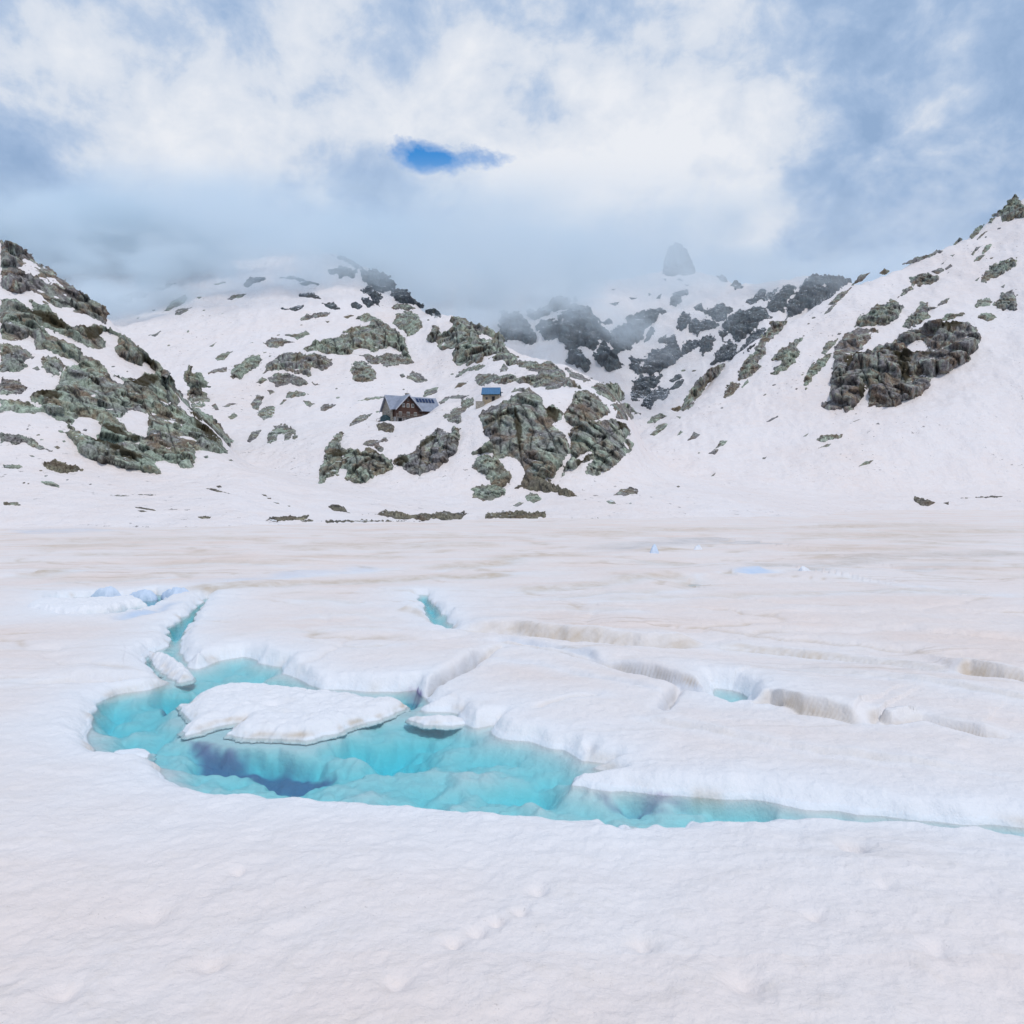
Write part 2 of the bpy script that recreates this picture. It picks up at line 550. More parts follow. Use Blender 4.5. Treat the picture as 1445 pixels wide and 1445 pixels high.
HF = hill([
    [(-500, 640, 560), (500, 640, 560), (800, 620, 570), (905, 598, 580), (1000, 600, 580), (1900, 600, 580)],
    [(-500, 560, 700), (500, 560, 700), (700, 540, 700), (800, 538, 700), (870, 548, 690), (905, 562, 690), (960, 540, 700), (1050, 490, 700), (1110, 470, 700), (1300, 470, 700), (1900, 460, 700)],
    [(-500, 440, 820), (500, 440, 820), (620, 440, 820), (720, 470, 820), (800, 450, 810), (850, 440, 810), (900, 468, 820), (960, 450, 820), (1050, 440, 800), (1110, 420, 790), (1300, 430, 800), (1900, 420, 820)],
    [(-500, 330, 1000), (500, 330, 1000), (620, 350, 1000), (700, 380, 1000), (760, 390, 1000), (820, 395, 1000), (880, 390, 1000), (920, 380, 1000), (955, 372, 1000), (985, 382, 1000), (1010, 388, 980), (1050, 398, 960),
     (1080, 399, 940), (1120, 388, 920), (1165, 388, 900), (1200, 396, 900), (1240, 420, 900), (1300, 450, 920), (1900, 470, 950)],
], 5, 3, .5)

def smax(a, b, k):
    h = np.clip(.5 + .5 * (a - b) / k, 0, 1)
    return b + (a - b) * h + k * h * (1 - h)

XT = U[None, :] * DR[:, None]
YT = np.repeat(DR[:, None], len(PX), 1)
ZT = smax(smax(HL, HM, 10.0), smax(HR, HF, 6.0), 14.0)
und = fbm(XT / 42, YT / 42, 0, 4, 3) * 2.0 + fbm(XT / 10, YT / 10, 0, 3, 9) * .42
und = und + .55 * ridged(XT / 13 + .15 * YT / 13, YT / 60, 0, 3, 27) + .18 * ridged(XT / 4.5 - .2 * YT / 4.5, YT / 25, 0, 2, 29)
ZT = ZT + und * sstep(0, 14, ZT) * np.clip(YT / 350, .5, 2.2)
# the drift that buries the right half of the chalet's front
def bump_at(px, d, hgt, sx, sy):
    global ZT
    x0 = (px - CX) / F * d
    ZT = ZT + hgt * np.exp(-((XT - x0) / sx) ** 2 - ((YT - d) / sy) ** 2)
bump_at(626, 288, 2.8, 6.0, 6.0)
bump_at(566, 284, -4.6, 7.0, 7.0)

EL = (ZT - H) / DR[:, None]
EMAX = np.maximum.accumulate(EL, axis=0)

def depth_at(px, py, dmax=2000):
    """depth of the hill surface seen at a pixel; nan where the ray passes over it"""
    px, py = np.asarray(px, float), np.asarray(py, float)
    out = np.full(px.shape, np.nan)
    ci = np.clip(np.round((px - PX[0]) / 2).astype(int), 0, len(PX) - 1)
    t = (YH - py) / F
    for c in np.unique(ci):
        m = ci == c
        e = EMAX[:, c]
        idx = np.searchsorted(e, t[m])
        ok = (idx > 0) & (idx < len(DR))
        i1 = np.clip(idx, 1, len(DR) - 1)
        f = (t[m] - e[i1 - 1]) / np.maximum(e[i1] - e[i1 - 1], 1e-9)
        d = DR[i1 - 1] + np.clip(f, 0, 1) * (DR[i1] - DR[i1 - 1])
        d[~ok] = np.nan
        d[d > dmax] = np.nan
        out[m] = d
    return out

nr, nc = ZT.shape
ii = np.arange(nr * nc).reshape(nr, nc)
q = np.stack([ii[:-1, :-1], ii[:-1, 1:], ii[1:, 1:], ii[1:, :-1]], -1).reshape(-1, 4)
o = mesh_np('snowy_mountains', np.stack([XT, YT, ZT], -1).reshape(-1, 3), q, M_SLOPE)
tag(o, 'snow covered mountain slopes rising round the far side of the frozen lake', 'mountain', kind='structure')
# ------------------------------------------------------------------ the frozen lake
def world_poly(pts, z=0.1):
    return [at_plane(p[0], p[1], p[2] if len(p) > 2 else z) for p in pts]

B = .30     # points whose far rim hides the waterline carry the rim's height
POOLS = [
    # the big melt pool in front
    [(302, 834, .2), (298, 846), (282, 866), (266, 888), (259, 908), (263, 922), (272, 938), (276, 944), (292, 936), (311, 931), (343, 926), (369, 934), (401, 941), (412, 955), (440, 964), (464, 970), (495, 973),
     (522, 975), (565, 975), (591, 973), (600, 981), (609, 986), (612, 992), (600, 1001), (604, 1004), (652, 1006), (660, 1018), (673, 1024), (690, 1021), (706, 1020), (704, 1030), (713, 1041), (740, 1044), (783, 1056), (800, 1058), (827, 1070), (834, 1064),
     (840, 1072), (863, 1077), (850, 1084), (878, 1094), (858, 1096), (815, 1101), (811, 1108), (837, 1112), (880, 1114), (936, 1119), (983, 1122), (1040, 1127), (1090, 1131), (1140, 1137), (1190, 1143), (1240, 1148), (1312, 1156), (1388, 1163), (1450, 1165), (1560, 1172),
     (1560, 1178, .26), (1450, 1166, .26), (1423, 1163, .26), (1359, 1159, .26), (1318, 1156, .26), (1286, 1148, .27), (1213, 1145, .27), (1170, 1143, .27), (1130, 1142, .27), (1097, 1145, .27), (1083, 1151, .26), (1062, 1148, .28), (1035, 1142, .3), (1010, 1141, .3), (1000, 1143, .28), (992, 1150, .22), (977, 1149, .2),
     (965, 1163, .12), (936, 1169, .1), (918, 1166, .1), (901, 1172, .1), (885, 1164, .1), (872, 1174, .1), (850, 1163, .1), (820, 1161, .1), (780, 1162, .1), (740, 1159, .1), (682, 1152, .1), (609, 1146, .12), (536, 1139, .12), (478, 1134, .12), (420, 1131, .12), (369, 1126, .12), (325, 1119, .12), (282, 1112, .12), (250, 1104, .12), (235, 1099, .1),
     (221, 1086), (200, 1077), (170, 1072), (136, 1070), (120, 1058), (116, 1048), (119, 1033), (117, 1012), (136, 1000), (128, 992), (150, 985), (165, 980), (194, 974), (222, 968), (229, 962), (215, 952), (203, 938), (198, 930), (208, 925), (222, 917), (236, 912), (229, 896), (238, 884), (252, 875), (262, 866), (274, 856), (290, 843)],
    # the narrow pond by the blue ice wall
    [(66, 850), (80, 845), (110, 842), (160, 843), (200, 841), (222, 838), (238, 842), (232, 851), (214, 862), (160, 872), (110, 874), (80, 871), (68, 862)],
    # the crack in the middle of the sheet
    [(587, 839), (606, 839), (609, 846), (616, 855), (630, 866), (645, 882, .2), (640, 887, .2), (615, 878, .2), (600, 868, .2), (594, 858), (588, 849)],
    # the teal slot farther right
    [(1003, 969), (1020, 971), (1035, 973), (1062, 983), (1058, 992, .25), (1040, 991, .25), (1020, 983, .25), (1010, 977, .25)],
]
WP = [world_poly(p, 0.0) for p in POOLS]
FL = -.35
def fpoly(pts): return [at_plane(x, y, FL) for x, y in pts]
DEEP = [   # (depth added, softness m, outline on the pool floor)
    (.25, .25, (lambda q: [at_plane(x, y, -.22) for x, y in q])([(266, 1050), (300, 1057), (345, 1066), (420, 1074), (448, 1072), (474, 1092), (440, 1101), (400, 1102), (365, 1097), (320, 1087), (282, 1078)])),
    (.22, .6, fpoly([(300, 1042), (345, 1046), (430, 1048), (500, 1026), (550, 1012), (575, 1000), (560, 1020), (520, 1045), (490, 1068), (440, 1080), (380, 1070), (330, 1062)])),
    (1.3, .35, fpoly([(570, 988), (600, 981), (607, 990), (588, 1003), (572, 1010), (566, 1002)])),
    (.9, .3, fpoly([(214, 986), (240, 988), (258, 994), (262, 1012), (246, 1010), (230, 1000)])),
    (.5, .35, fpoly([(122, 1016), (150, 1000), (172, 992), (176, 1008), (160, 1030), (148, 1050), (132, 1046)])),
    (.45, .2, fpoly([(178, 990), (205, 982), (200, 990), (180, 999)])),
    (.8, .3, fpoly([(236, 880), (262, 872), (272, 884), (262, 906), (246, 915), (238, 905)])),
    (.7, .25, fpoly([(200, 932), (214, 935), (222, 946), (212, 950)])),
    (.6, .3, fpoly([(400, 952), (440, 966), (520, 976), (580, 978), (600, 985), (570, 984), (500, 980), (430, 974)])),
    (.55, .5, fpoly([(500, 1064), (560, 1060), (600, 1074), (590, 1090), (530, 1092), (495, 1082)])),
    (1.3, .4, fpoly([(832, 1126), (860, 1136), (920, 1140), (985, 1146), (960, 1152), (900, 1150), (850, 1142)])),
    (.4, .6, fpoly([(740, 1120), (820, 1128), (850, 1140), (760, 1136), (690, 1126)])),
    (.22, .3, fpoly([(560, 1050), (610, 1046), (620, 1054), (570, 1060)])),
    (1.3, .5, fpoly([(985, 1140), (1090, 1142), (1440, 1172), (1440, 1185), (1100, 1165), (1000, 1160)])),
    (1.0, .6, fpoly([(100, 846), (225, 842), (226, 858), (150, 862)])),
    (.9, .4, fpoly([(596, 852), (612, 852), (640, 884), (612, 872)])),
    (.5, .3, fpoly([(1005, 970), (1060, 984), (1050, 990), (1012, 978)])),
]
FLOE_W = world_poly([(258, 995), (282, 972, .2), (328, 958, .22), (430, 967, .22), (530, 978, .22), (573, 985, .2), (540, 1012), (470, 1034), (430, 1044), (345, 1041), (300, 1036), (262, 1030)], 0)
# outlines where the dark of deep water is painted into the floor colour
DEEP_SHADE = [[at_plane(x, y, -.22) for x, y in q] for q in (
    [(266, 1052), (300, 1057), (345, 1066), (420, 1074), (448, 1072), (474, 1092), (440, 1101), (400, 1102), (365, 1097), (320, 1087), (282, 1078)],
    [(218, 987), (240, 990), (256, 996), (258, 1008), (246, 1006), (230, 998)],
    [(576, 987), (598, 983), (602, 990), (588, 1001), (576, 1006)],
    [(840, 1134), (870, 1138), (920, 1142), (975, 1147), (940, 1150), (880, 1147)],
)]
def depth_field(X, Y):
    n = fbm(X / 1.1, Y / 1.1, 0, 4, 41)
    dep = .27 + .18 * n + .03 * fbm(X / .35, Y / .5, 0, 2, 43)
    wx = X + .25 * fbm(X / .9, Y / .9, 3.0, 3, 44)
    wy = Y + .45 * fbm(X / .9, Y / .9, 7.0, 3, 45)
    for add, soft, poly in DEEP:
        P = np.array(poly)
        x0, y0, x1, y1 = P[:, 0].min() - 2, P[:, 1].min() - 2, P[:, 0].max() + 2, P[:, 1].max() + 2
        m = (X > x0) & (X < x1) & (Y > y0) & (Y < y1)
        if m.any():
            s = sdf(wx[m], wy[m], [poly])
            dep[m] += add * sstep(-soft, soft, s)
    # the big floe sits on a shelf of old ice that slopes away under water
    P = np.array(FLOE_W)
    m = (X > P[:, 0].min() - 2) & (X < P[:, 0].max() + 2) & (Y > P[:, 1].min() - 2.5) & (Y < P[:, 1].max() + 2)
    if m.any():
        s = sdf(wx[m], wy[m] + .25, [FLOE_W])
        k = sstep(-.55, .05, s)
        dep[m] = dep[m] * (1 - k) + .10 * k
    return np.maximum(dep, .045)

# breaks in the sheet: (points, lip height on the far side, groove depth, dirt 0..1, blue 0..1, width factor)
S = lambda *p: [at_plane(x, y, .35) for x, y in p]
SCARPS = [
    (S((642, 884), (690, 884), (720, 886), (760, 892), (800, 897), (850, 900), (900, 905), (950, 907), (1005, 906)), .42, .10, .8, 0, 1),
    (S((1005, 906), (1050, 907), (1100, 912), (1130, 915), (1180, 920), (1240, 928), (1300, 936), (1345, 944)), .10, .03, .55, 0, 1),
    (S((1345, 944), (1370, 944), (1395, 949), (1422, 953), (1500, 962)), .36, .10, .9, 0, 1),
    (S((690, 904), (715, 900), (745, 903), (790, 912), (828, 922), (850, 935)), .16, .10, .25, .25, 1),
    (S((850, 935), (900, 947), (940, 957), (965, 965), (990, 970), (1006, 972)), .20, .10, .25, .2, 1),
    (S((1060, 990), (1085, 988), (1105, 995), (1130, 1005), (1160, 1010), (1200, 1019), (1225, 1022)), .30, .06, .8, 0, 1),
    (S((1225, 1022), (1236, 1014), (1248, 1019), (1262, 1022)), .18, .10, .5, 0, 1),
    (S((1262, 1020), (1300, 1015), (1340, 1025), (1380, 1036), (1440, 1040)), .08, .05, .25, 0, 1),
    (S((590, 972), (620, 955), (650, 940), (672, 927), (694, 916)), .18, .22, .35, .15, 1),
    (S((935, 1000), (938, 990), (946, 975), (958, 962)), .06, .15, .3, .2, 1),
    (S((80, 957), (130, 953), (170, 952), (214, 946)), .18, .05, .15, .1, 1),
    (S((125, 986), (150, 985), (160, 986)), .1, .1, .3, .2, 1),
    (S((555, 858), (575, 859), (600, 866), (612, 872)), .20, .03, .8, 0, 1),
    (S((160, 872), (195, 862), (222, 858), (240, 846)), .12, .08, .2, .5, 1),
    # far cracks and pressure ridges
    (S((10, 811), (45, 812), (80, 809), (110, 806)), .12, .0, .7, 0, 1.3),
    (S((250, 828), (290, 832), (330, 829), (370, 826), (445, 821), (544, 818), (619, 814), (694, 814), (740, 807)), .20, .0, .75, 0, 1),
    (S((280, 826), (330, 819), (370, 817), (420, 811), (470, 807), (507, 804), (560, 802)), .22, .0, .1, .25, 1),
    (S((330, 829), (345, 827), (360, 828)), .2, 0, .8, 0, 1.3),
    (S((700, 798), (720, 794), (745, 787), (812, 784), (850, 779)), .18, .0, .6, 0, 1),
    (S((865, 780), (900, 773), (960, 768), (1010, 763), (1070, 768), (1120, 766)), .25, .0, .6, .2, 1),
    (S((720, 833), (770, 831), (850, 824), (900, 818), (960, 813), (985, 811)), .18, .0, .65, 0, 1),
    (S((960, 814), (972, 818), (985, 813)), .2, .1, .9, 0, 1),
    (S((972, 832), (980, 825), (986, 812)), .15, .1, .5, 0, 1),
    (S((890, 788), (930, 794), (980, 796), (1012, 794)), .15, .0, .7, 0, 1),
    (S((920, 780), (950, 776), (982, 774)), .2, 0, .9, 0, 1),
    (S((1014, 808), (1030, 809), (1040, 809)), .3, .1, .9, 0, 1),
    (S((1040, 809), (1070, 808), (1102, 806)), .42, .1, 0, .6, .8),
    (S((1118, 804), (1135, 806), (1150, 805), (1178, 802)), .40, .1, .8, .15, 1),
    (S((1060, 800), (1110, 798), (1180, 796), (1240, 789), (1300, 785), (1422, 783), (1500, 782)), .22, 0, .6, .1, 1),
    (S((1280, 768), (1330, 768), (1375, 767)), .2, 0, .55, 0, 1.2),
    (S((620, 804), (640, 800), (665, 801), (690, 797), (730, 794)), .18, 0, .7, 0, 1),
    (S((23, 752), (60, 751), (110, 750), (190, 748)), .3, 0, 0.1, .25, 1),
    (S((370, 774), (450, 772), (520, 771), (590, 769)), .15, 0, .5, 0, 1.2),
    (S((560, 774), (640, 772), (720, 772)), .12, 0, .5, 0, 1.2),
    (S((120, 786), (180, 784), (260, 783), (330, 785)), .12, 0, .45, 0, 1.2),
    (S((200, 800), (260, 797), (340, 796), (400, 799)), .10, 0, .4, 0, 1.2),
    (S((760, 752), (860, 754), (950, 752)), .12, 0, .5, 0, 1.2),
    (S((1060, 742), (1150, 746), (1300, 744), (1422, 740)), .12, 0, .5, 0, 1.2),
    (S((1100, 757), (1250, 758), (1422, 755)), .14, 0, .5, 0, 1.2),
    (S((30, 775), (120, 772), (220, 770)), .12, 0, .5, 0, 1.2),
    (S((1240, 800), (1290, 803), (1330, 799), (1422, 794)), .14, 0, .4, .1, 1.1),
    # thin open cracks
    (S((690, 903), (730, 907), (790, 918), (850, 934), (900, 946), (945, 957), (1000, 971)), .04, .16, .75, 0, .55),
    (S((1058, 990), (1085, 989), (1105, 995)), .05, .14, .6, 0, .6),
    (S((1225, 1022), (1262, 1021), (1300, 1017), (1340, 1026), (1390, 1037), (1460, 1041)), .04, .12, .6, 0, .55),
    (S((598, 968), (625, 954), (655, 938), (690, 918), (715, 908)), .05, .16, .55, 0, .6),
    (S((640, 886), (700, 886), (760, 893), (820, 899), (900, 906), (1000, 907)), .03, .14, .8, 0, .5),
    (S((1000, 907), (1080, 911), (1160, 919), (1260, 932), (1345, 945)), .03, .10, .6, 0, .55),
    (S((940, 1004), (937, 992), (946, 974), (960, 960)), .03, .14, .5, 0, .7),
    (S((1422, 953), (1380, 947), (1350, 944)), .03, .14, .7, 0, .6),
    (S((23, 958), (90, 956), (160, 953), (212, 947)), .05, .10, .35, 0, .6),
    (S((740, 1000), (800, 985), (850, 980)), .03, .06, .3, 0, .6),
    (S((420, 905), (500, 915), (560, 912)), .02, .05, .3, 0, .6),
    (S((700, 930), (760, 936), (820, 950), (880, 962), (935, 975)), .05, .04, .15, .1, 1),
    (S((1110, 940), (1200, 950), (1290, 962), (1422, 985), (1480, 990)), .10, .0, .3, 0, 1),
    (S((900, 1010), (1000, 1030), (1100, 1050), (1240, 1068), (1422, 1090)), .10, .0, .25, 0, 1),
    (S((300, 905), (380, 895), (470, 890), (560, 888)), .05, .0, .25, 0, 1),
    (S((420, 870), (500, 862), (580, 872)), .05, .0, .2, 0, 1),
    (S((840, 850), (960, 846), (1100, 842), (1240, 832), (1422, 835)), .10, .0, .4, 0, 1),
    (S((700, 860), (800, 858), (900, 866)), .08, .0, .3, 0, 1),
    (S((760, 845), (860, 838), (960, 836)), .10, .0, .35, 0, 1),
    (S((1180, 812), (1250, 820), (1330, 829), (1422, 838)), .05, .0, 0, 0, 1.3),
    (S((23, 765), (140, 764), (300, 761), (420, 762)), .14, 0, .45, 0, 1),
    (S((480, 757), (600, 759), (760, 757)), .12, 0, .4, 0, 1),
    (S((860, 747), (1000, 748), (1130, 746)), .14, 0, .45, 0, 1),
    (S((60, 823), (150, 818), (240, 815)), .10, 0, .35, 0, 1),
    (S((380, 790), (480, 785), (600, 786)), .12, 0, .4, 0, 1),
    (S((1120, 778), (1220, 776), (1330, 780)), .14, 0, .4, 0, 1),
    (S((1300, 752), (1380, 750), (1440, 752)), .14, 0, .5, 0, 1),
    (S((420, 846), (460, 843), (490, 848), (520, 846)), .06, 0, .3, 0, 1),
]

def ice_surface(X, Y):
    """height, and the dust / wet / blue stains, of the sheet at world points on the lake"""
    R = np.hypot(X, Y)
    near = np.clip(R / 40, .25, 1.5)
    z = .30 + .06 * fbm(X / 3.2, Y / 3.2, 0, 3, 5) + .22 * np.clip(R / 60, .1, 1) * fbm(X / 16, Y / 9, 0, 3, 6)
    z = z + (.034 * fbm(X / .62, Y / .62, 0, 4, 8) + .014 * ridged(X / .42, Y / .42, 0, 2, 81)) * np.exp(-R / 55)
    lump = np.maximum(fbm(X / .8, Y / .8, 0, 4, 12), 0)
    # the sheet is broken into plates that have settled at slightly different heights
    pm = sstep(17, 24, Y) * sstep(150, 70, R)
    if pm.max() > 0:
        qx = X + .9 * fbm(X / 3.5, Y / 3.5, 2., 3, 91)
        qy = Y + .9 * fbm(X / 3.5, Y / 3.5, 6., 3, 92)
        a = .24
        f1, e1 = facets((qx * math.cos(a) - qy * math.sin(a)) / 13 + 3.3, (qx * math.sin(a) + qy * math.cos(a)) / 5.5, np.full(X.shape, .5), 301, .5)
        plate, pe = pm * .26 * f1 * sstep(0, np.maximum(.05, R * R / (H * F) * 1.3 * .6), e1), e1
    else:
        plate, pe = 0 * X, np.ones_like(X)
    z = z + plate
    dust = np.zeros_like(X); wet = np.zeros_like(X); blue = np.zeros_like(X); deep = np.zeros_like(X)
    cell = R * R / (H * F) * 1.3
    wx = X + .15 * fbm(X / .9, Y / .9, 1.0, 2, 21) * near
    wy = Y + .20 * fbm(X / 1.1, Y / 1.1, 5.0, 2, 22) * near
    for line, A, G, du, bl, wf in SCARPS:
        P = np.array(line)
        pad = 4 + P[:, 1].max() * .06
        m = (X > P[:, 0].min() - pad) & (X < P[:, 0].max() + pad) & (Y > P[:, 1].min() - pad) & (Y < P[:, 1].max() + pad)
        if not m.any():
            continue
        s, al = line_dist(wx[m], wy[m], line)
        cl = cell[m]
        w = np.maximum(.11, cl * np.where(R[m] > 38, 3.0, 1.7)) * wf
        L = np.maximum(1.6, cl * 5)
        # fade at both ends of the break
        tot = sum(math.hypot(line[i + 1][0] - line[i][0], line[i + 1][1] - line[i][1]) for i in range(len(line) - 1))
        end = np.minimum(al, 1 - al) * tot
        fade = sstep(0, min(tot * .22, .55 + float(np.median(cl)) * 3), end)
        var = .65 + .6 * fbm(X[m] / 2.4, Y[m] / 2.4, 9.0, 2, 31)
        lift = 1.1 * A * np.clip(.55 + .5 * var, .45, 1.15) * fade
        z[m] += np.where(s > 0, np.exp(-s / L), 0) * lift * sstep(0, w, s)
        z[m] -= G * np.exp(-(s / (w * 1.1)) ** 2) * fade
        st = np.exp(-((s - w * .35) / (w * .62)) ** 2) * fade * np.clip(var + .25, .3, 1.3)
        dust[m] = np.maximum(dust[m], st * du)
        blue[m] = np.maximum(blue[m], st * bl)
        wet[m] = np.maximum(wet[m], .55 * np.exp(-np.abs(s) / .7) * (R[m] < 60))
    pn = sstep(-.15, .35, fbm(X / 5, Y / 5, 3., 2, 95))
    cw = np.maximum(.02, cell * .07)
    dust = np.maximum(dust, pm * pn * .6 * np.exp(-(pe / cw) ** 2))
    z = z - pm * .05 * np.exp(-(pe / cw) ** 2)
    for poly in WP:
        P = np.array(poly)
        m = (X > P[:, 0].min() - 3) & (X < P[:, 0].max() + 3) & (Y > P[:, 1].min() - 3) & (Y < P[:, 1].max() + 3)
        if not m.any():
            continue
        x, y = wx[m], wy[m]
        s = sdf(x, y, [poly]) + .16 * fbm(X[m] / 1.1, Y[m] / 1.1, 0, 2, 33) + .02 * fbm(X[m] / .3, Y[m] / .3, 0, 2, 34)
        # rotten, lumpy rim
        rim = np.exp(-np.maximum(-s, 0) / .9)
        z[m] += rim * (lump[m] * .085 - .025) * (s < 0)
        ew = .32 + .25 * np.clip(fbm(X[m] / 1.7, Y[m] / 1.7, 8., 2, 35) + .3, 0, 1)
        e = np.clip((s + ew) / ew, 0, 1)
        zo = z[m] * (1 - .72 * e ** 1.9)
        dep = -depth_field(X[m], Y[m])
        t = sstep(0, .16, s)
        zi = zo * (1 - t) + np.minimum(-.045, dep * sstep(-.15, .8, s)) * t
        z[m] = np.where(s > 0, zi, zo)
        for hole in DEEP_SHADE:
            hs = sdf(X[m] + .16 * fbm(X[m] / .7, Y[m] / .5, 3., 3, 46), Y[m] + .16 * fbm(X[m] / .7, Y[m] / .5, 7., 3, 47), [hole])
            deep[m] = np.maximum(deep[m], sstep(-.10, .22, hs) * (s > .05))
        wet[m] = np.maximum(wet[m], np.where(s > 0, 1, np.exp(s / 1.9) * .85))
        edge = np.exp(-((s - .03) / .10) ** 2)
        dust[m] *= (s < .1)
        dust[m] = np.maximum(dust[m], edge * .5 * sstep(.15, .5, fbm(X[m] / 1.3, Y[m] / 1.3, 4.0, 2, 51)))
    # small melt pits and footprints in the near snow
    for px, py, r, dp in ((1203, 1192, .16, .16), (1213, 1200, .10, .05), (338, 1230, .10, .05), (760, 1256, .12, .06), (905, 1330, .14, .07), (300, 1360, .15, .07), (1150, 1290, .11, .06), (560, 1390, .13, .06), (640, 1330, .1, .06), (672, 1316, .1, .06), (702, 1300, .1, .06), (735, 1287, .1, .05), (215, 1290, .2, .06), (1050, 1385, .2, .07), (1320, 1340, .15, .06), (90, 1400, .16, .07), (1250, 1250, .12, .05)):
        cx, cy = at_plane(px, py, .3)
        g = np.exp(-((X - cx) / r) ** 2 - ((Y - cy) / r) ** 2)
        z -= 1.5 * dp * g
    return z, np.clip(dust, 0, 1), np.clip(wet, 0, 1), np.clip(blue, 0, 1), np.clip(deep, 0, 1)

pyr = np.arange(1560, 757, -1.15)
dr = list((H - .3) * F / (pyr - YH))
while dr[-1] < 420:
    dr.append(dr[-1] * 1.012)
dr = np.array([4.5, 5.2] + dr)
pxc = np.concatenate([np.arange(-900, -60, 12.0), np.arange(-60, 1506, 1.3), np.arange(1506, 2400, 12.0)])
XI = ((pxc - CX) / F)[None, :] * dr[:, None]
YI = np.repeat(dr[:, None], len(pxc), 1)
ZI, DU, WE, BL, DP = ice_surface(XI, YI)
nr, nc = ZI.shape
ii = np.arange(nr * nc).reshape(nr, nc)
q = np.stack([ii[:-1, :-1], ii[:-1, 1:], ii[1:, 1:], ii[1:, :-1]], -1).reshape(-1, 4)
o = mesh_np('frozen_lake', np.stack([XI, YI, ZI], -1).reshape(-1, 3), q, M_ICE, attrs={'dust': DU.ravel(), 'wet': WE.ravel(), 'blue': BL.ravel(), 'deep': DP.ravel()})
tag(o, 'dusty snow covered ice sheet with cracks over the lake', 'ice', kind='structure')

# the rest of the lake bank, under and behind the place the picture is taken from
gx, gy = np.meshgrid(np.linspace(-60, 60, 61), np.linspace(-40, 4.55, 30))
gz = .30 + .5 * sstep(3, -12, gy) + .06 * fbm(gx / 3.2, gy / 3.2, 0, 3, 5)
gz = gz - .03
nr, nc = gx.shape
ii = np.arange(nr * nc).reshape(nr, nc)
q = np.stack([ii[:-1, :-1], ii[:-1, 1:], ii[1:, 1:], ii[1:, :-1]], -1).reshape(-1, 4)
o = mesh_np('snowy_shore', np.stack([gx, gy, gz], -1).reshape(-1, 3), q, M_ICE, attrs={'dust': gx.ravel() * 0, 'wet': gx.ravel() * 0, 'blue': gx.ravel() * 0})
tag(o, 'snowy bank behind the viewpoint', 'ground', kind='structure')

# water: one body with a closed volume, so that it colours by depth
w = MB().prism([(-40, 6), (45, 6), (75, 60), (75, 175), (-75, 175), (-75, 60)], 'z', -6, 0).build('water', M_WATER)
tag(w, 'clear turquoise meltwater of the lake', 'water', kind='structure')

# ------------------------------------------------------------------ loose floes
def floe(name, pts, top, label, cat, pits=(), zdef=0.0, rough=1.0, dirt=.3, keel=.5, dome=.0, blue=0.0):
    poly = world_poly(pts, zdef)
    P = np.array(poly)
    d0 = P[:, 1].mean()
    stp = max(.025, d0 / F * 1.0)
    x = np.arange(P[:, 0].min() - .25, P[:, 0].max() + .25, stp)
    y = np.arange(P[:, 1].min() - .25, P[:, 1].max() + .25, stp * 1.3)
    X, Y = np.meshgrid(x, y)
    sd = len(label)
    s = sdf(X + .07 * fbm(X / .35, Y / .35, 0, 3, sd), Y + .09 * fbm(X / .35, Y / .35, 5., 3, sd + 1), [poly])
    und = .05 * rough * fbm(X / .9, Y / .9, 0, 4, sd) + .035 * rough * fbm(X / .25, Y / .25, 0, 3, sd + 2)
    e = np.clip(s / .42, 0, 1)
    z = (top + und + dome * np.clip(s, 0, .6)) * (.22 + .78 * (1 - (1 - e) ** 2.0))
    for px, py, rx, ry, dp in pits:
        cx, cy = at_plane(px, py, top)
        z = z - dp * np.exp(-((X - cx) / rx) ** 2 - ((Y - cy) / ry) ** 2)
    out = sstep(0, -.12, s)
    z = z * (1 - out) + (-keel) * out
    keep = s > -.14
    idx = -np.ones(X.shape, int)
    cellk = keep[:-1, :-1] & keep[1:, :-1] & keep[:-1, 1:] & keep[1:, 1:]
    used = np.zeros(X.shape, bool)
    for a, b in ((0, 0), (0, 1), (1, 0), (1, 1)):
        used[a:a + cellk.shape[0], b:b + cellk.shape[1]] |= cellk
    n = used.sum()
    idx[used] = np.arange(n)
    top_v = np.stack([X[used], Y[used], z[used]], -1)
    bot_v = top_v.copy()
    bot_v[:, 2] = -keel - .02
    r, c = np.nonzero(cellk)
    qt = np.stack([idx[r, c], idx[r, c + 1], idx[r + 1, c + 1], idx[r + 1, c]], -1)
    qb = qt[:, ::-1] + n
    side = boundary_quads(qt, n)
    V = np.concatenate([top_v, bot_v])
    su = np.concatenate([s[used], s[used]])
    Z = V[:, 2]
    wet = np.clip(.75 + .3 * (Z < .05), 0, 1)
    nz = fbm(V[:, 0] / .6, V[:, 1] / .6, 2., 2, sd + 5)
    du = dirt * np.exp(-((su - .02) / .07) ** 2) * sstep(-.2, .3, nz) + dirt * .10 * sstep(.2, .6, nz) * (su > 0)
    ctr = V.mean(0)
    ctr[2] = 0
    o = mesh_np(name, V - ctr, np.concatenate([qt, qb, side]), M_ICE, attrs={'dust': np.clip(du, 0, 1), 'wet': wet, 'blue': np.full(len(V), blue)})
    o.location = ctr
    return tag(o, label, cat)

def boundary_quads(qt, n):
    e = np.concatenate([qt[:, [0, 1]], qt[:, [1, 2]], qt[:, [2, 3]], qt[:, [3, 0]]])
    key = np.sort(e, 1)
    k = key[:, 0].astype(np.int64) * (qt.max() + 1) + key[:, 1]
    _, first, cnt = np.unique(k, return_index=True, return_counts=True)
    b = e[first[cnt == 1]]
    return np.stack([b[:, 1], b[:, 0], b[:, 0] + n, b[:, 1] + n], -1)

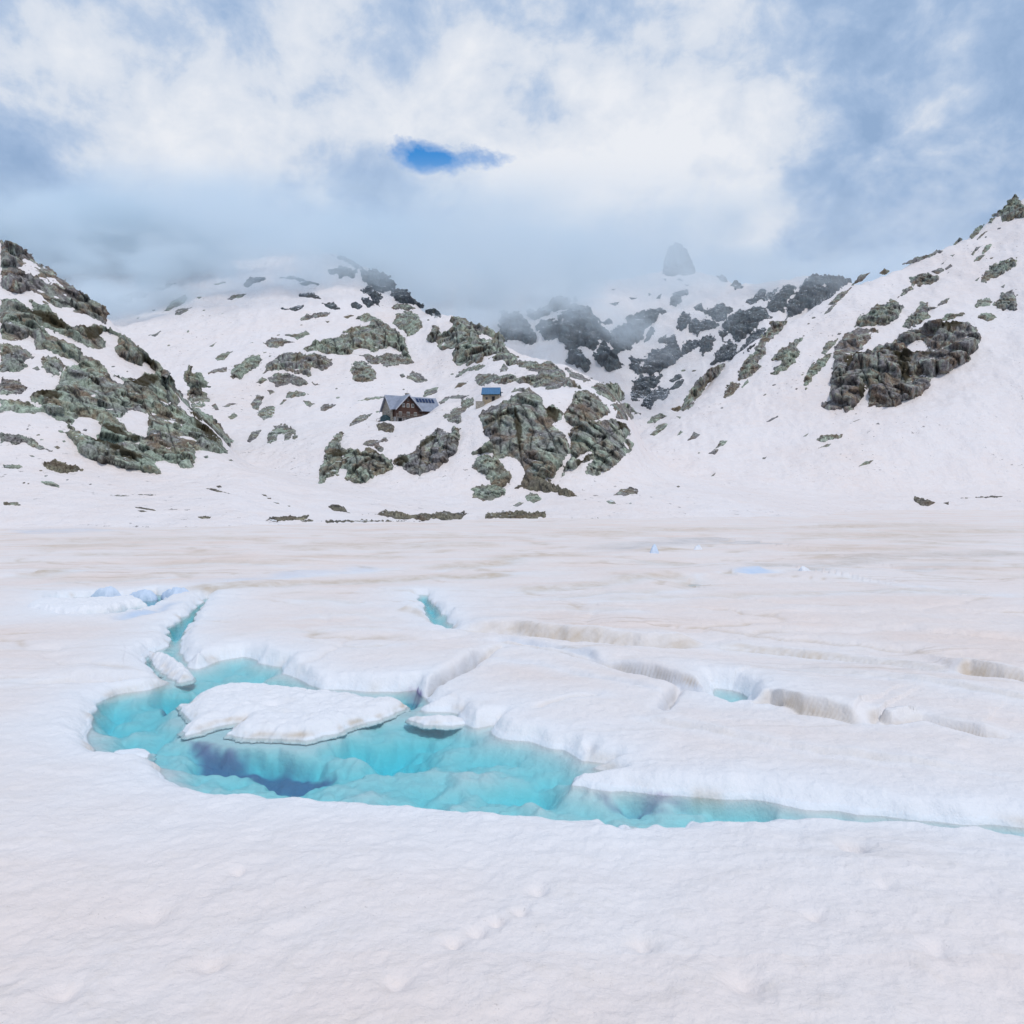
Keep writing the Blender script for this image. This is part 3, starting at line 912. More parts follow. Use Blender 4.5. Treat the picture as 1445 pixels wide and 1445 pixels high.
floe('ice_floe', [(258, 995), (266, 986, .2), (282, 972, .2), (305, 963, .22), (328, 958, .22), (375, 960, .22), (430, 967, .22), (480, 971, .22), (530, 978, .22), (560, 980, .2), (573, 985, .2), (569, 1000), (540, 1012), (500, 1024),
                  (470, 1034), (430, 1044), (400, 1041), (345, 1041), (325, 1035), (340, 1024), (345, 1017), (325, 1020), (300, 1026), (265, 1036), (262, 1030), (272, 1020), (266, 1008)], .22,
     'largest loose white ice floe lying in the middle of the turquoise pool', 'ice floe', dirt=.8, keel=.06, pits=((390, 990, .22, .16, .20), (378, 992, .10, .10, .1), (318, 1000, .25, .3, .06), (455, 1000, .3, .3, .05), (505, 992, .2, .25, .06)))
floe('ice_floe', [(578, 1014), (590, 1006, .12), (610, 1001, .2), (635, 1001, .2), (652, 1006, .15), (657, 1018), (640, 1023), (600, 1022)], .16,
     'small white floe wedged against the right slab beside the dark gap', 'ice floe', dirt=.4, keel=.06)
floe('ice_floe', [(213, 922), (222, 917, .25), (240, 918, .3), (256, 928, .3), (268, 944, .2), (271, 958), (258, 962), (240, 955), (222, 940)], .36,
     'lumpy white ice block blocking the mouth of the narrow left channel', 'ice floe', rough=1.6, dirt=.4, keel=.08)
floe('ice_floe', [(34, 858, .2), (38, 847, .4), (60, 841, .4), (110, 841, .42), (160, 840, .42), (190, 837, .42), (200, 842, .4), (208, 851, .2), (190, 859), (150, 868), (110, 871), (60, 869)], .40,
     'long flat snow topped floe in the narrow pond by the blue ice wall', 'ice floe', dirt=.1)
floe('ice_block', [(228, 838), (232, 829, .5), (248, 828, .6), (268, 830, .5), (274, 838), (256, 842), (240, 843)], .62,
     'upright pale blue ice block at the head of the left channel', 'ice block', zdef=.2, rough=1.8, dirt=.1, blue=.55)
floe('ice_block', [(156, 1064), (172, 1058), (196, 1057), (210, 1061), (206, 1069), (180, 1073), (158, 1071)], .07,
     'thin half sunken white slush cake at the left end of the pool', 'ice block', dirt=.05, keel=.12, rough=.5)
floe('ice_block', [(128, 836, .3), (140, 829, .5), (162, 828, .5), (178, 834, .4), (172, 842), (150, 845), (134, 843)], .52,
     'left rounded blue chunk of the ice wall behind the flat floe', 'ice block', zdef=.1, rough=1.6, dirt=.05, blue=.45)
floe('ice_block', [(176, 836, .3), (188, 830, .5), (206, 830, .5), (222, 837, .3), (216, 845), (196, 845), (180, 842)], .48,
     'blue ice chunk next to the upright block above the narrow channel', 'ice block', zdef=.1, rough=1.6, dirt=.05, blue=.55)
floe('ice_block', [(1007, 858), (1011, 849, .3), (1021, 843, .5), (1027, 853, .3), (1021, 860)], .38,
     'lone dirty ice lump on the flat sheet right of the middle crack', 'ice block', zdef=.15, rough=2, dirt=1, keel=.1)
floe('ice_block', [(916, 783), (918, 772, .7), (929, 772, .7), (931, 783)], 1.0,
     'small pale blue ice block standing on the far part of the sheet', 'ice block', zdef=.3, rough=2, dirt=.1, keel=.1, blue=.5)
floe('ice_block', [(977, 777), (982, 770, .6), (990, 770, .6), (993, 777)], .75,
     'whitish ice lump right of the standing pale blue block far out', 'ice block', zdef=.3, rough=2, dirt=.1, keel=.1, blue=.15)
floe('ice_block', [(1116, 806), (1126, 800, .6), (1150, 800, .6), (1155, 806), (1132, 809)], .7,
     'dirty pressed up ice slab at the right end of the blue crack', 'ice block', zdef=.3, rough=2, dirt=.9, keel=.1, blue=.1)
floe('ice_block', [(1156, 805), (1166, 800, .6), (1182, 801, .6), (1176, 808)], .65,
     'white ice slab beside the dirty pressed up slab', 'ice block', zdef=.3, rough=2, dirt=.3, keel=.1, blue=.2)
# ------------------------------------------------------------------ rock outcrops standing out of the snow
WIN = {'A': (20, 230), 'B': (370, 230), 'C': (720, 230), 'D': (1065, 230), 'E': (20, 500), 'F': (370, 500), 'G': (720, 500), 'H': (1065, 500)}
DMAX = {'L': 340, 'M': 700, 'N': 420, 'R': 600, 'X': 2000}
ZK = 360 / 1445.0

def parse(win, s):
    x0, y0 = WIN[win]
    out = []
    for t in s.split():
        a, b = t.split(',')
        out.append((x0 + float(a) * ZK, y0 + float(b) * ZK))
    return out

def rock(name, cat, label, win, hillk, ring, holes=(), mat=None, relief=1.0, group=None, up=None, cracks=(), moss=()):
    rings = [parse(win, ring)] + [parse(win, h) for h in holes]
    P = np.array(rings[0])
    x0, y0, x1, y1 = P[:, 0].min(), P[:, 1].min(), P[:, 0].max(), P[:, 1].max()
    area = max(4.0, abs(sum(P[i - 1][0] * P[i][1] - P[i][0] * P[i - 1][1] for i in range(len(P)))) / 2)
    size = math.sqrt(area)
    st = 1.25 if size > 90 else (1.0 if size > 30 else (.7 if size > 10 else .45))
    seed = sum(ord(ch) * (k + 3) for k, ch in enumerate(label)) % 9973
    pad = 4
    gx, gy = np.meshgrid(np.arange(x0 - pad, x1 + pad, st), np.arange(y0 - pad, y1 + pad, st))
    k = min(1.0, size / 26)
    s = sdf(gx, gy, rings)
    far_ = mat is M_ROCKD
    if name == 'rock_peak':
        k = .3
    s = s + (1.0 if far_ and size > 8 else 0) + k * (1.5 if far_ else 1.0) * (2.8 * fbm(gx / 12, gy / 12, seed * .37, 3, 61) + 2.3 * fbm(gx / 4.4, gy / 4.4, seed * .37, 3, 62) + .7 * fbm(gx / 1.8, gy / 1.8, seed * .37, 2, 63))
    lim = -.35
    gr, gc = np.gradient(s, st)
    gl = np.maximum(np.hypot(gr, gc), .35)
    far = np.clip(lim - s, 0, 2.2 * st)
    # the outermost ring of points is drawn in onto the outline, so that the edge runs smoothly
    inside = s > lim
    cell = inside[:-1, :-1] | inside[1:, :-1] | inside[:-1, 1:] | inside[1:, 1:]
    gx = gx + far * gc / gl
    gy = gy + far * gr / gl
    s = np.where(s < lim, lim, s)
    used = np.zeros(gx.shape, bool)
    for a, b in ((0, 0), (0, 1), (1, 0), (1, 1)):
        used[a:a + cell.shape[0], b:b + cell.shape[1]] |= cell
    d = np.full(gx.shape, np.nan)
    d[used] = depth_at(gx[used], gy[used], DMAX[hillk])
    # a part that stands above the skyline keeps the depth of the ground just below it
    good = np.isfinite(d)
    med = np.nanmedian(d[used & good]) if (used & good).any() else 300.0
    carry = np.full(gx.shape[1], np.nan)
    for r in range(gx.shape[0] - 1, -1, -1):
        row = d[r]
        bad = used[r] & ~np.isfinite(row)
        row[bad] = carry[bad]
        ok = np.isfinite(row)
        carry[ok] = row[ok]
    # columns with no ground below at all take the nearest one that has
    for r in range(gx.shape[0]):
        bad = used[r] & ~np.isfinite(d[r])
        if bad.any():
            ok = np.isfinite(d[r])
            d[r, bad] = np.interp(gx[r, bad], gx[r, ok], d[r, ok]) if ok.any() else med
    # the rock face runs on smoothly where the snow behind it drops away
    dm = np.nanpercentile(d[used], 96)
    d = np.where(used, np.minimum(np.nan_to_num(d, nan=med), dm * 1.04), 0)
    sg = max(1.0, min(4.0, size * .06)) / st
    d = gsm(gsm(d, sg, 0), sg, 1) / np.maximum(gsm(gsm(used.astype(float), sg, 0), sg, 1), 1e-6)
    n = int(used.sum())
    X = (gx[used] - CX) / F
    Zt = (YH - gy[used]) / F
    dd = d[used]
    su = s[used]
    V = np.stack([X * dd, dd, H + Zt * dd], -1)
    mpp = dd / F
    # shape: a steep edge out of the snow, then blocks, ledges and joints
    inr = max(1.0, float(np.nanmax(su)))
    Hp = min(1.2 + .33 * inr, 9.0) * relief
    base = np.where(su < 0, su * 2.4, Hp * (1 - np.exp(-np.maximum(su, 0) / (.42 * Hp + .6))))
    wgt = sstep(.3, 5, su) * min(1, size / 14)
    bs = max(2.2, min(24.0, size * .26)) * float(np.median(mpp))    # block size in metres
    q = V / bs
    rx = q[:, 0] * .80 + q[:, 2] * .62 + q[:, 1] * .2
    rz = (-q[:, 0] * .62 + q[:, 2] * .80) * .52
    ry = q[:, 1] * .8
    wob = .22 * fbm(q[:, 0], q[:, 1], q[:, 2], 3, seed)
    f1, e1 = facets(rx + wob, ry, rz + wob, seed, 1.5)
    f2, e2 = facets(rx * 2.7 + wob * 2, ry * 2.7, rz * 2.7, seed + 50, 1.6)
    big = fbm(q[:, 0] * .33, q[:, 1] * .33, q[:, 2] * .33, 3, seed + 9)
    rid = ridged(rx * 2.2, ry * 2.2, rz * .7, 4, seed + 13)
    fine = fbm(q[:, 0] * 4, q[:, 1] * 4, q[:, 2] * 4, 3, seed + 21)
    A = bs / np.maximum(mpp, 1e-6)
    crag = A * (.60 * f1 + .16 * f2 + .22 * big + .07 * rid + .02 * fine)
    crag -= A * (.16 * np.exp(-(e1 / .05) ** 2) + .035 * np.exp(-(e2 / .06) ** 2))
    joint = np.clip(.9 * np.exp(-(e1 / .045) ** 2) * sstep(-.3, .3, big + rid * .3) + .4 * np.exp(-(e2 / .08) ** 2) * sstep(-.2, .4, rid), 0, 1)
    ms = np.zeros(n)
    gxu, gyu = gx[used], gy[used]
    crk = np.zeros(n)
    for cr in cracks:
        ld, al = line_dist(gxu + 1.2 * fbm(gxu / 5, gyu / 5, 2., 2, 71), gyu + 1.2 * fbm(gxu / 5, gyu / 5, 6., 2, 72), parse(win, cr))
        wv = .6 + 1.0 * np.clip(.5 + fbm(gxu / 9, gyu / 9, 1., 2, 73), 0, 1)
        g = np.exp(-(ld / wv) ** 2)
        crk = np.maximum(crk, g)
    for mp_ in moss:
        sm = sdf(gxu + 2.2 * fbm(gxu / 5, gyu / 5, 2., 3, 75), gyu + 2.2 * fbm(gxu / 5, gyu / 5, 6., 3, 76), [parse(win, mp_)])
        ms = np.maximum(ms, sstep(-1.2, 1.2, sm))
    joint = np.maximum(joint, crk)
    h = (base + wgt * crag * 1.3 * relief) - crk * np.minimum(4.0, base * .8)
    h = np.where(su > 0, np.maximum(h, .25 * np.minimum(su, 3)), h)
    hg = np.zeros(gx.shape)
    hg[used] = h
    wg = np.maximum(gsm(gsm(used.astype(float), .5, 0), .5, 1), 1e-6)
    h = (gsm(gsm(hg, .5, 0), .5, 1) / wg)[used]
    D = np.array([0, 0, H]) - V
    D[:, 2] = 0
    D /= np.linalg.norm(D, axis=1)[:, None]
    D[:, 2] += up if up is not None else (.95 if mat is M_BANK and size < 60 else .28)
    D /= np.linalg.norm(D, axis=1)[:, None]
    front = V + D * (h * mpp)[:, None]
    back = V - D * ((1.2 + .35 * np.maximum(base, 0)) * mpp)[:, None]
    idx = -np.ones(gx.shape, int)
    idx[used] = np.arange(n)
    r, c = np.nonzero(cell)
    qt = np.stack([idx[r, c], idx[r + 1, c], idx[r + 1, c + 1], idx[r, c + 1]], -1)
    allv = np.concatenate([front, back])
    faces = np.concatenate([qt, qt[:, ::-1] + n, boundary_quads(qt, n)])
    ctr = front.mean(0)
    o = mesh_np(name, allv - ctr, faces, mat or M_ROCK, attrs={'joint': np.concatenate([joint, joint]), 'moss': np.concatenate([ms, ms])})
    o.location = ctr
    return tag(o, label, cat, group)

R = rock
OC, BO, CL = ('rock_outcrop', 'rock outcrop'), ('boulder', 'boulder'), ('cliff', 'cliff')
# ---- the brown rocky hillside on the left
R(*CL, 'topmost brown rock band of the left hillside, running down its skyline under the mist', 'A', 'L',
  '-80,430 14,487 70,497 110,545 190,592 280,655 360,715 430,765 500,810 545,855 515,910 470,905 400,880 330,865 270,830 215,825 165,800 130,750 95,730 40,745 10,745 -80,720',
  ['30,595 80,590 150,620 110,637 60,618', '150,655 190,655 205,680 195,697 170,678', '30,535 100,558 165,602 90,582', '110,545 180,590 275,655 240,642 150,583'], mat=M_ROCKB, cracks=['60,520 160,620 260,720','240,700 360,770 480,860','130,760 300,800 420,870'])
R(*CL, 'middle rock band of the left hillside between two long snow streaks', 'A', 'L',
  '-80,772 10,775 60,812 120,837 85,775 140,790 185,805 215,832 270,902 340,937 400,925 460,917 530,947 600,965 660,1000 720,1060 790,1120 840,1155 880,1195 860,1210 800,1190 770,1165 745,1130 720,1160 650,1140 590,1105 560,1070 590,1020 580,990 520,950 490,970 520,1040 500,1070 430,1055 350,1015 260,970 190,935 150,915 200,970 300,1020 380,1050 400,1090 460,1110 520,1170 540,1230 500,1250 420,1220 380,1150 300,1120 210,1075 160,1055 110,1000 90,980 30,1020 -80,1010', mat=M_ROCKB, cracks=['20,790 120,860 260,930','300,960 420,1000 500,1060','600,980 700,1090 800,1170'], moss=['60,820 200,860 330,940 250,950 120,880','380,940 500,950 500,1010 420,1010','680,1090 800,1150 780,1180'])
R(*CL, 'large green grey cliff at the foot of the left hillside with two snow pockets', 'A', 'L',
  '270,1190 300,1150 400,1130 480,1140 520,1180 560,1230 620,1250 570,1200 640,1215 690,1225 740,1190 790,1200 840,1160 880,1200 910,1260 950,1310 990,1350 1000,1385 1050,1395 1100,1420 1140,1460 1220,1555 1237,1574 1195,1595 1225,1665 1150,1655 1030,1625 1015,1735 940,1735 860,1695 800,1690 850,1775 760,1755 660,1750 560,1725 440,1695 360,1645 330,1575 250,1518 320,1514 370,1525 270,1475 140,1433 14,1430 -80,1415 -80,1335 60,1350 110,1385 150,1375 90,1325 100,1300 200,1285 250,1264',
  ['280,1484 370,1458 440,1458 490,1484 480,1524 460,1564 400,1540 340,1505', '590,1454 640,1420 690,1410 770,1435 760,1485 750,1555 700,1535 660,1525 620,1495', '940,1370 970,1374 1008,1405 975,1396'], cracks=['420,1180 480,1260 560,1380 600,1480','640,1260 720,1330 760,1440','840,1210 870,1330 890,1420','480,1490 560,1540 720,1600','860,1480 900,1600 930,1720','300,1280 380,1350 430,1430','1000,1390 1080,1480 1180,1560','560,1300 640,1400','700,1240 800,1300 850,1400'], moss=['640,1220 760,1200 830,1240 760,1290 680,1260','480,1490 560,1500 640,1540 720,1560 700,1580 560,1560','100,1300 200,1290 280,1330 200,1360','960,1400 1100,1480 1200,1600 1100,1580','370,1530 480,1560 640,1640 780,1700 640,1680 480,1600'])
R(*BO, 'rounded boulder with a lower brown lip in the snow patch of the left hillside', 'A', 'L', '155,1110 190,1090 240,1100 290,1150 270,1180 250,1200 210,1210 180,1190 155,1160')
R(*OC, 'dark rocks at the left frame edge beside the big snow patch', 'A', 'L', '-80,1020 20,1030 70,1060 110,1100 60,1130 80,1150 30,1180 -80,1190')
R(*OC, 'small brown rocks at the left frame edge below the snow patch', 'A', 'L', '-80,1215 30,1230 70,1275 40,1320 -80,1312', mat=M_ROCKB)
R(*OC, 'broken rocks in the upper corner of the left hillside snow patch', 'A', 'L', '110,1000 150,1010 200,1032 170,1060 120,1062')
R(*BO, 'small stone in the snow just left of the rounded boulder', 'A', 'L', '100,1165 130,1150 150,1170 130,1182')
R(*OC, 'low brown rib sliding into the snow at the left frame edge', 'E', 'L', '-80,445 30,460 100,490 160,520 215,550 130,542 60,502 -80,512', mat=M_ROCKB)
R(*BO, 'yellowish boulder lying alone on the snow below the left hillside', 'E', 'L', '165,622 235,600 290,612 385,655 330,667 270,674 200,657', mat=M_BANK, relief=1.2)
R(*BO, 'smaller flat boulder just below the yellowish boulder', 'E', 'L', '150,722 200,718 255,740 255,755 190,746')
R(*BO, 'stone in the snow right of the brown rib at the left', 'E', 'L', '225,525 245,520 268,532 245,540')
R(*BO, 'tiny stone above the stone beside the brown rib', 'E', 'L', '270,490 285,487 295,497 280,503')
R(*BO, 'stone on the snow pocket of the left cliff', 'E', 'L', '385,432 400,418 416,425 410,440')
R(*BO, 'dark stone cut by the left frame edge above the shore', 'E', 'L', '-60,628 30,628 50,640 25,650 -60,645')
R(*BO, 'thin dark stone by the left frame edge near the shore', 'E', 'L', '-60,838 14,840 45,856 -60,858')
R(*BO, 'flat stone under the brown rib on the left snow', 'E', 'L', '85,573 105,572 120,583 98,585')
R(*BO, 'lone stone on the snow right of the left cliff foot', 'E', 'L', '1070,580 1095,573 1105,590 1080,592')
R(*BO, 'lone tiny stone farthest right of the left cliff foot', 'E', 'L', '1210,598 1230,595 1242,606 1222,610')
R(*OC, 'lichened knob standing free at the right end of the left hillside', 'E', 'L', '960,105 990,65 1005,70 1000,110 1050,105 1110,182 1060,190 1105,260 1060,310 1000,300 980,255 995,190 970,150')
# ---- the upper snowfield between the left hillside and the dome
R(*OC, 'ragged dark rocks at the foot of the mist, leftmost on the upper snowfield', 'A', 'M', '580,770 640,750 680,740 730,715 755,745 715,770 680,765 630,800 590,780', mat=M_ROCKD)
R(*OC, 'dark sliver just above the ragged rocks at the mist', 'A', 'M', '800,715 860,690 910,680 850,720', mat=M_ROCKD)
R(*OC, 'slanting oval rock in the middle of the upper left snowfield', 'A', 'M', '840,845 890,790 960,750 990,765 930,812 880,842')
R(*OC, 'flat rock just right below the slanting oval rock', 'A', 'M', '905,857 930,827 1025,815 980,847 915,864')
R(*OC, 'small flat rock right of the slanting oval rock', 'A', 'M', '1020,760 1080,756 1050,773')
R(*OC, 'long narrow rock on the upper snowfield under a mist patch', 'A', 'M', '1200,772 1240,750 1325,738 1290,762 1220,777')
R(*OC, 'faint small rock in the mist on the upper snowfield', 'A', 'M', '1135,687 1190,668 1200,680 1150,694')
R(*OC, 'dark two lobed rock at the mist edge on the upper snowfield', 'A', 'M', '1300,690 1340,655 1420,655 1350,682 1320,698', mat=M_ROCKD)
R(*OC, 'little pair of rocks low in the left snow valley', 'A', 'M', '760,977 800,965 830,950 835,962 800,986')
R(*OC, 'tiny sliver of rock above the middle rocks of the snow valley', 'A', 'M', '1100,1040 1145,1016 1122,1046')
R(*OC, 'narrow slanting rock above the big tilted boulder of the snow valley', 'A', 'M', '1135,1107 1190,1075 1245,1060 1190,1117 1150,1120')
R(*OC, 'flat brown rock left of the big tilted boulder of the snow valley', 'A', 'M', '1090,1187 1150,1165 1210,1150 1202,1182 1100,1197', mat=M_ROCKB)
R(*BO, 'big tilted boulder in the snow valley between left hillside and dome', 'A', 'M', '1225,1215 1240,1160 1290,1120 1350,1085 1405,1115 1390,1160 1330,1182 1290,1225 1240,1227')
R(*BO, 'dark upright boulder in the lower snow valley right of the knob', 'E', 'M', '1335,280 1380,230 1410,240 1385,312 1350,307')
R(*BO, 'small dark boulder left below the dark upright boulder', 'E', 'M', '1210,357 1245,330 1267,350 1235,372')
R(*OC, 'string of brown stones right of the lichened knob', 'E', 'M', '1170,297 1220,280 1275,275 1200,302', mat=M_ROCKB)
R(*OC, 'brown stone beside the top of the lichened knob', 'E', 'M', '1120,290 1140,278 1168,325 1140,317', mat=M_ROCKB)
R(*BO, 'slanting boulder low in the snow valley, lowest of its row', 'E', 'M', '1315,495 1350,435 1397,430 1360,490 1335,505')
R(*OC, 'dark boulder left of the arched outcrop', 'F', 'M', '-25,345 0,300 40,295 85,292 60,350 10,380')
R(*OC, 'arched outcrop like a claw on the snow left of the chalet', 'F', 'M', '35,480 60,410 100,393 150,405 190,440 200,470 180,492 170,455 150,480 120,502 130,450 100,450 80,490 40,520')
R(*OC, 'low green rock on the snow above the arched outcrop', 'F', 'M', '130,250 140,215 190,205 272,225 190,245 150,252')
R(*OC, 'small brown tail rock below the low green rock', 'F', 'M', '98,287 120,255 147,255 110,287', mat=M_ROCKB)
R(*OC, 'small dark rock midway between the arched outcrop and the chalet', 'F', 'M', '230,262 260,263 300,282 270,302 250,287')
R(*OC, 'pointed rock on the snow left of the chalet', 'F', 'M', '320,320 350,285 427,283 380,312 350,327')
R(*OC, 'tiny green rock left of the low green rock', 'F', 'M', '30,205 60,203 72,215 45,232')
R(*OC, 'long tapering rock on the snow just left of the chalet', 'F', 'M', '490,412 510,375 570,345 627,336 590,370 540,397')
R(*OC, 'thin rock line running into the chalet roof from the left', 'F', 'M', '545,264 600,245 700,236 700,246 600,264')
# ---- the dome above the chalet
R(*CL, 'long dark rock band arching across the middle of the dome', 'B', 'M', '230,1050 250,1035 330,1010 390,985 500,970 450,950 530,930 610,915 590,895 535,890 525,880 590,850 650,875 710,915 770,960 810,1000 830,1080 855,1130 790,1140 780,1075 720,1045 660,1065 600,1072 560,1055 520,1060 500,1092 420,1097 330,1080 260,1080', cracks=['500,970 520,1050','640,900 700,980 690,1050','400,990 420,1080','760,970 790,1070'])
R(*OC, 'rock lens under the right end of the long dark band', 'B', 'M', '550,1090 590,1075 640,1090 720,1070 790,1082 855,1130 790,1147 700,1154 630,1142 590,1117')
R(*CL, 'broad rounded rock step at the lower left of the long dark band', 'B', 'M', '-5,1200 40,1130 100,1090 200,1070 260,1080 330,1085 390,1110 395,1152 340,1187 280,1165 270,1212 200,1202 140,1187 90,1175 40,1192', cracks=['200,1080 190,1180','300,1090 330,1170','90,1110 130,1180'])
R(*OC, 'trailing rock under the broad rounded step', 'B', 'M', '30,1217 100,1190 150,1185 200,1215 280,1240 332,1260 250,1260 160,1257 80,1272 60,1242')
R(*OC, 'thin rock at the left end of the trailing rock', 'B', 'M', '-35,1245 0,1213 32,1230 -10,1254')
R(*OC, 'long flat rock high on the dome under the mist', 'B', 'M', '205,892 240,860 320,850 387,847 370,872 280,882 230,900')
R(*OC, 'green hump on the snow left of the long dark band', 'B', 'M', '10,1022 60,988 110,990 182,1015 100,1042 40,1047')
R(*OC, 'narrow rock right above the green hump', 'B', 'M', '130,975 200,970 250,950 267,970 200,1007 180,985')
R(*OC, 'small flat rock above the left tip of the long dark band', 'B', 'M', '460,872 500,860 522,865 480,882')
R(*OC, 'tiny flat rock between the long flat rock and the band', 'B', 'M', '350,895 390,893 370,909')
R(*BO, 'big round boulder right above the end of the long dark band', 'B', 'M', '735,885 760,860 840,845 890,870 920,920 880,965 830,982 780,952 745,912')
R(*OC, 'brown ledge on top of the big round boulder', 'B', 'M', '725,822 760,800 830,795 880,825 830,837 770,832', mat=M_ROCKB)
R(*BO, 'square green boulder on the snow under the rock lens', 'B', 'M', '495,1160 530,1125 580,1120 640,1180 640,1227 560,1252 515,1242 520,1200 500,1180')
R(*BO, 'domed green boulder on the snow straight above the chalet', 'B', 'M', '815,1217 850,1180 900,1195 937,1235 880,1247')
R(*BO, 'small stone beside the domed green boulder', 'B', 'M', '775,1200 800,1190 812,1210 790,1222')
R(*OC, 'tilted rock just behind the right end of the chalet', 'B', 'M', '905,1327 930,1285 1000,1270 990,1297 950,1322')
R(*CL, 'misty cliff on the dome skyline, left of the ridge crags', 'B', 'M', '560,720 600,700 650,720 680,760 660,807 630,792 600,742', mat=M_ROCKD)
R(*CL, 'row of dark crags along the steep skyline of the dome', 'B', 'M', '570,600 640,600 720,650 770,710 820,730 850,775 905,812 830,802 760,777 720,762 720,722 680,742 600,692 550,642', mat=M_ROCKD)
R(*OC, 'thin dark ridge line at the very top of the dome in mist', 'B', 'M', '390,522 450,528 520,560 567,600 540,597 460,547', mat=M_ROCKD)
R(*OC, 'short crag on the dome skyline below the row of crags', 'B', 'M', '930,837 970,823 1012,870 980,872 940,852', mat=M_ROCKD)
R(*OC, 'pale misty slab just under the top of the dome', 'B', 'M', '370,612 440,593 540,605 520,642 450,642 400,627', mat=M_ROCKD)
R(*OC, 'long thin rock streak in the mist on the dome shoulder', 'B', 'M', '100,652 180,643 320,690 250,672', mat=M_ROCKD)
R(*OC, 'short rock under the long thin misty streak', 'B', 'M', '210,682 250,670 282,690 230,694', mat=M_ROCKD)
R(*OC, 'flat misty rock on the left shoulder of the dome', 'B', 'M', '110,822 150,825 230,810 200,835 130,832', mat=M_ROCKD)
R(*OC, 'blurred rock in the middle of the dome mist', 'B', 'M', '210,752 280,733 332,770 260,762', mat=M_ROCKD)
R(*OC, 'drawn out misty rock above the long flat rock', 'B', 'M', '340,795 400,798 452,830 380,824', mat=M_ROCKD)
R(*OC, 'two small misty rocks left of the misty cliff', 'B', 'M', '500,802 530,795 562,810 550,827 510,817', mat=M_ROCKD)
R(*OC, 'small misty rock below the misty slab', 'B', 'M', '565,770 600,765 625,800 600,815 580,800', mat=M_ROCKD)
R(*CL, 'large rocky shoulder right of the dome gully with a small snow notch', 'B', 'M', '930,1000 960,960 965,925 1000,920 1010,980 1060,940 1090,920 1070,890 1120,880 1190,910 1260,930 1330,960 1375,990 1370,1040 1400,1080 1445,1100 1440,1142 1400,1157 1370,1132 1290,1122 1260,1110 1250,1142 1140,1157 1090,1142 1070,1077 1090,1052 1030,1062 1000,1067 980,1022 940,1022', ['1230,965 1290,990 1280,1012 1240,987'], cracks=['1190,920 1240,1000 1260,1110','1090,950 1110,1040','1330,970 1340,1060 1300,1110'])
R(*OC, 'curved green ledge under the large rocky shoulder', 'B', 'M', '1090,1217 1140,1165 1230,1140 1277,1145 1230,1177 1160,1182 1110,1222')
R(*OC, 'small brown rock left of the stone hut', 'B', 'N', '1085,1282 1110,1245 1160,1246 1120,1272', mat=M_ROCKB)
R(*OC, 'small green rock right under the large rocky shoulder', 'B', 'M', '1340,1172 1370,1140 1397,1165 1385,1187 1350,1187')
R(*OC, 'green rock bench directly behind the blue roofed stone hut', 'B', 'N', '1205,1232 1220,1200 1310,1190 1340,1210 1395,1220 1390,1257 1300,1252 1230,1257')
R(*OC, 'arched ledge on the snow between the chalet and the stone hut', 'B', 'N', '1005,1357 1040,1325 1110,1312 1172,1315 1140,1337 1060,1337 1020,1367')
R(*CL, 'wide rock band crossing the knoll above the stone hut', 'G', 'N', '-70,130 0,110 60,125 140,122 150,105 60,80 0,60 -20,-10 30,10 60,40 160,50 210,40 280,80 330,130 380,170 412,202 360,197 290,192 230,202 180,192 150,197 100,172 30,167 -60,172')
R(*OC, 'thin slanting ledges right of the wide rock band', 'G', 'N', '310,75 380,108 462,140 440,157 360,142 340,132')
# ---- the knoll that carries the huts
R(*CL, 'dark left cliff below the chalet with a green slab', 'F', 'N', '325,640 350,590 355,540 390,490 420,455 455,440 465,460 450,490 455,540 540,535 560,560 590,530 640,540 690,575 725,590 740,620 740,652 690,682 640,692 610,722 560,740 480,727 455,702 480,660 440,650 435,692 390,702 340,742 320,742', cracks=['440,540 450,600 440,650','640,560 600,640 610,700','350,560 380,640 340,700','520,560 540,640 500,700'], moss=['360,570 440,545 500,560 430,590','600,510 690,570 660,590'])
R(*OC, 'loose brown ledges on top of the dark left cliff', 'F', 'N', '565,507 600,485 660,485 700,468 712,490 670,507 690,540 660,562 630,522 580,517', mat=M_ROCKB)
R(*CL, 'tilted green cliff below the chalet, right of the dark cliff', 'F', 'N', '740,602 790,570 850,560 890,500 930,465 970,455 990,420 1030,430 1060,445 1090,410 1117,420 1120,480 1100,562 1040,622 980,662 880,697 830,687 800,660 790,642 745,647', cracks=['890,500 900,600 880,690','990,430 960,560 930,640','1060,450 1040,540 1060,600'], moss=['870,520 960,460 990,470 900,540','740,600 820,570 830,620 760,640'])
R(*OC, 'pale rock pedestal under the left corner of the chalet', 'F', 'N', '650,402 690,375 752,405 740,442 690,442 660,432', mat=M_BANK)
R(*OC, 'lumpy rock spur under the stone hut, left of the tower cliff', 'F', 'N', '1030,352 1080,315 1130,305 1135,260 1190,250 1207,280 1180,312 1130,332 1142,370 1120,397 1080,397', mat=M_ROCKB)
R(*CL, 'tall tower cliff below the stone hut, steepest rock of the knoll', 'G', 'N', '-215,562 -150,515 -110,480 -160,440 -160,390 -175,345 -150,312 -80,290 0,250 20,200 70,190 120,200 170,250 200,300 250,290 295,330 295,375 240,400 290,440 330,500 345,560 310,602 280,650 255,702 150,707 90,682 70,652 20,592 -20,587 -60,602 -100,562 -150,572 -205,569', cracks=['0,250 10,330 40,430 50,520 60,590 70,650','-55,300 -60,420 -55,560','120,330 200,420 290,520 330,570','180,380 230,480 190,600','80,600 160,650 250,690','-150,440 -60,420','60,300 130,420 110,560'], moss=['20,300 70,420 60,560 35,480','200,290 280,330 270,390 210,350'])
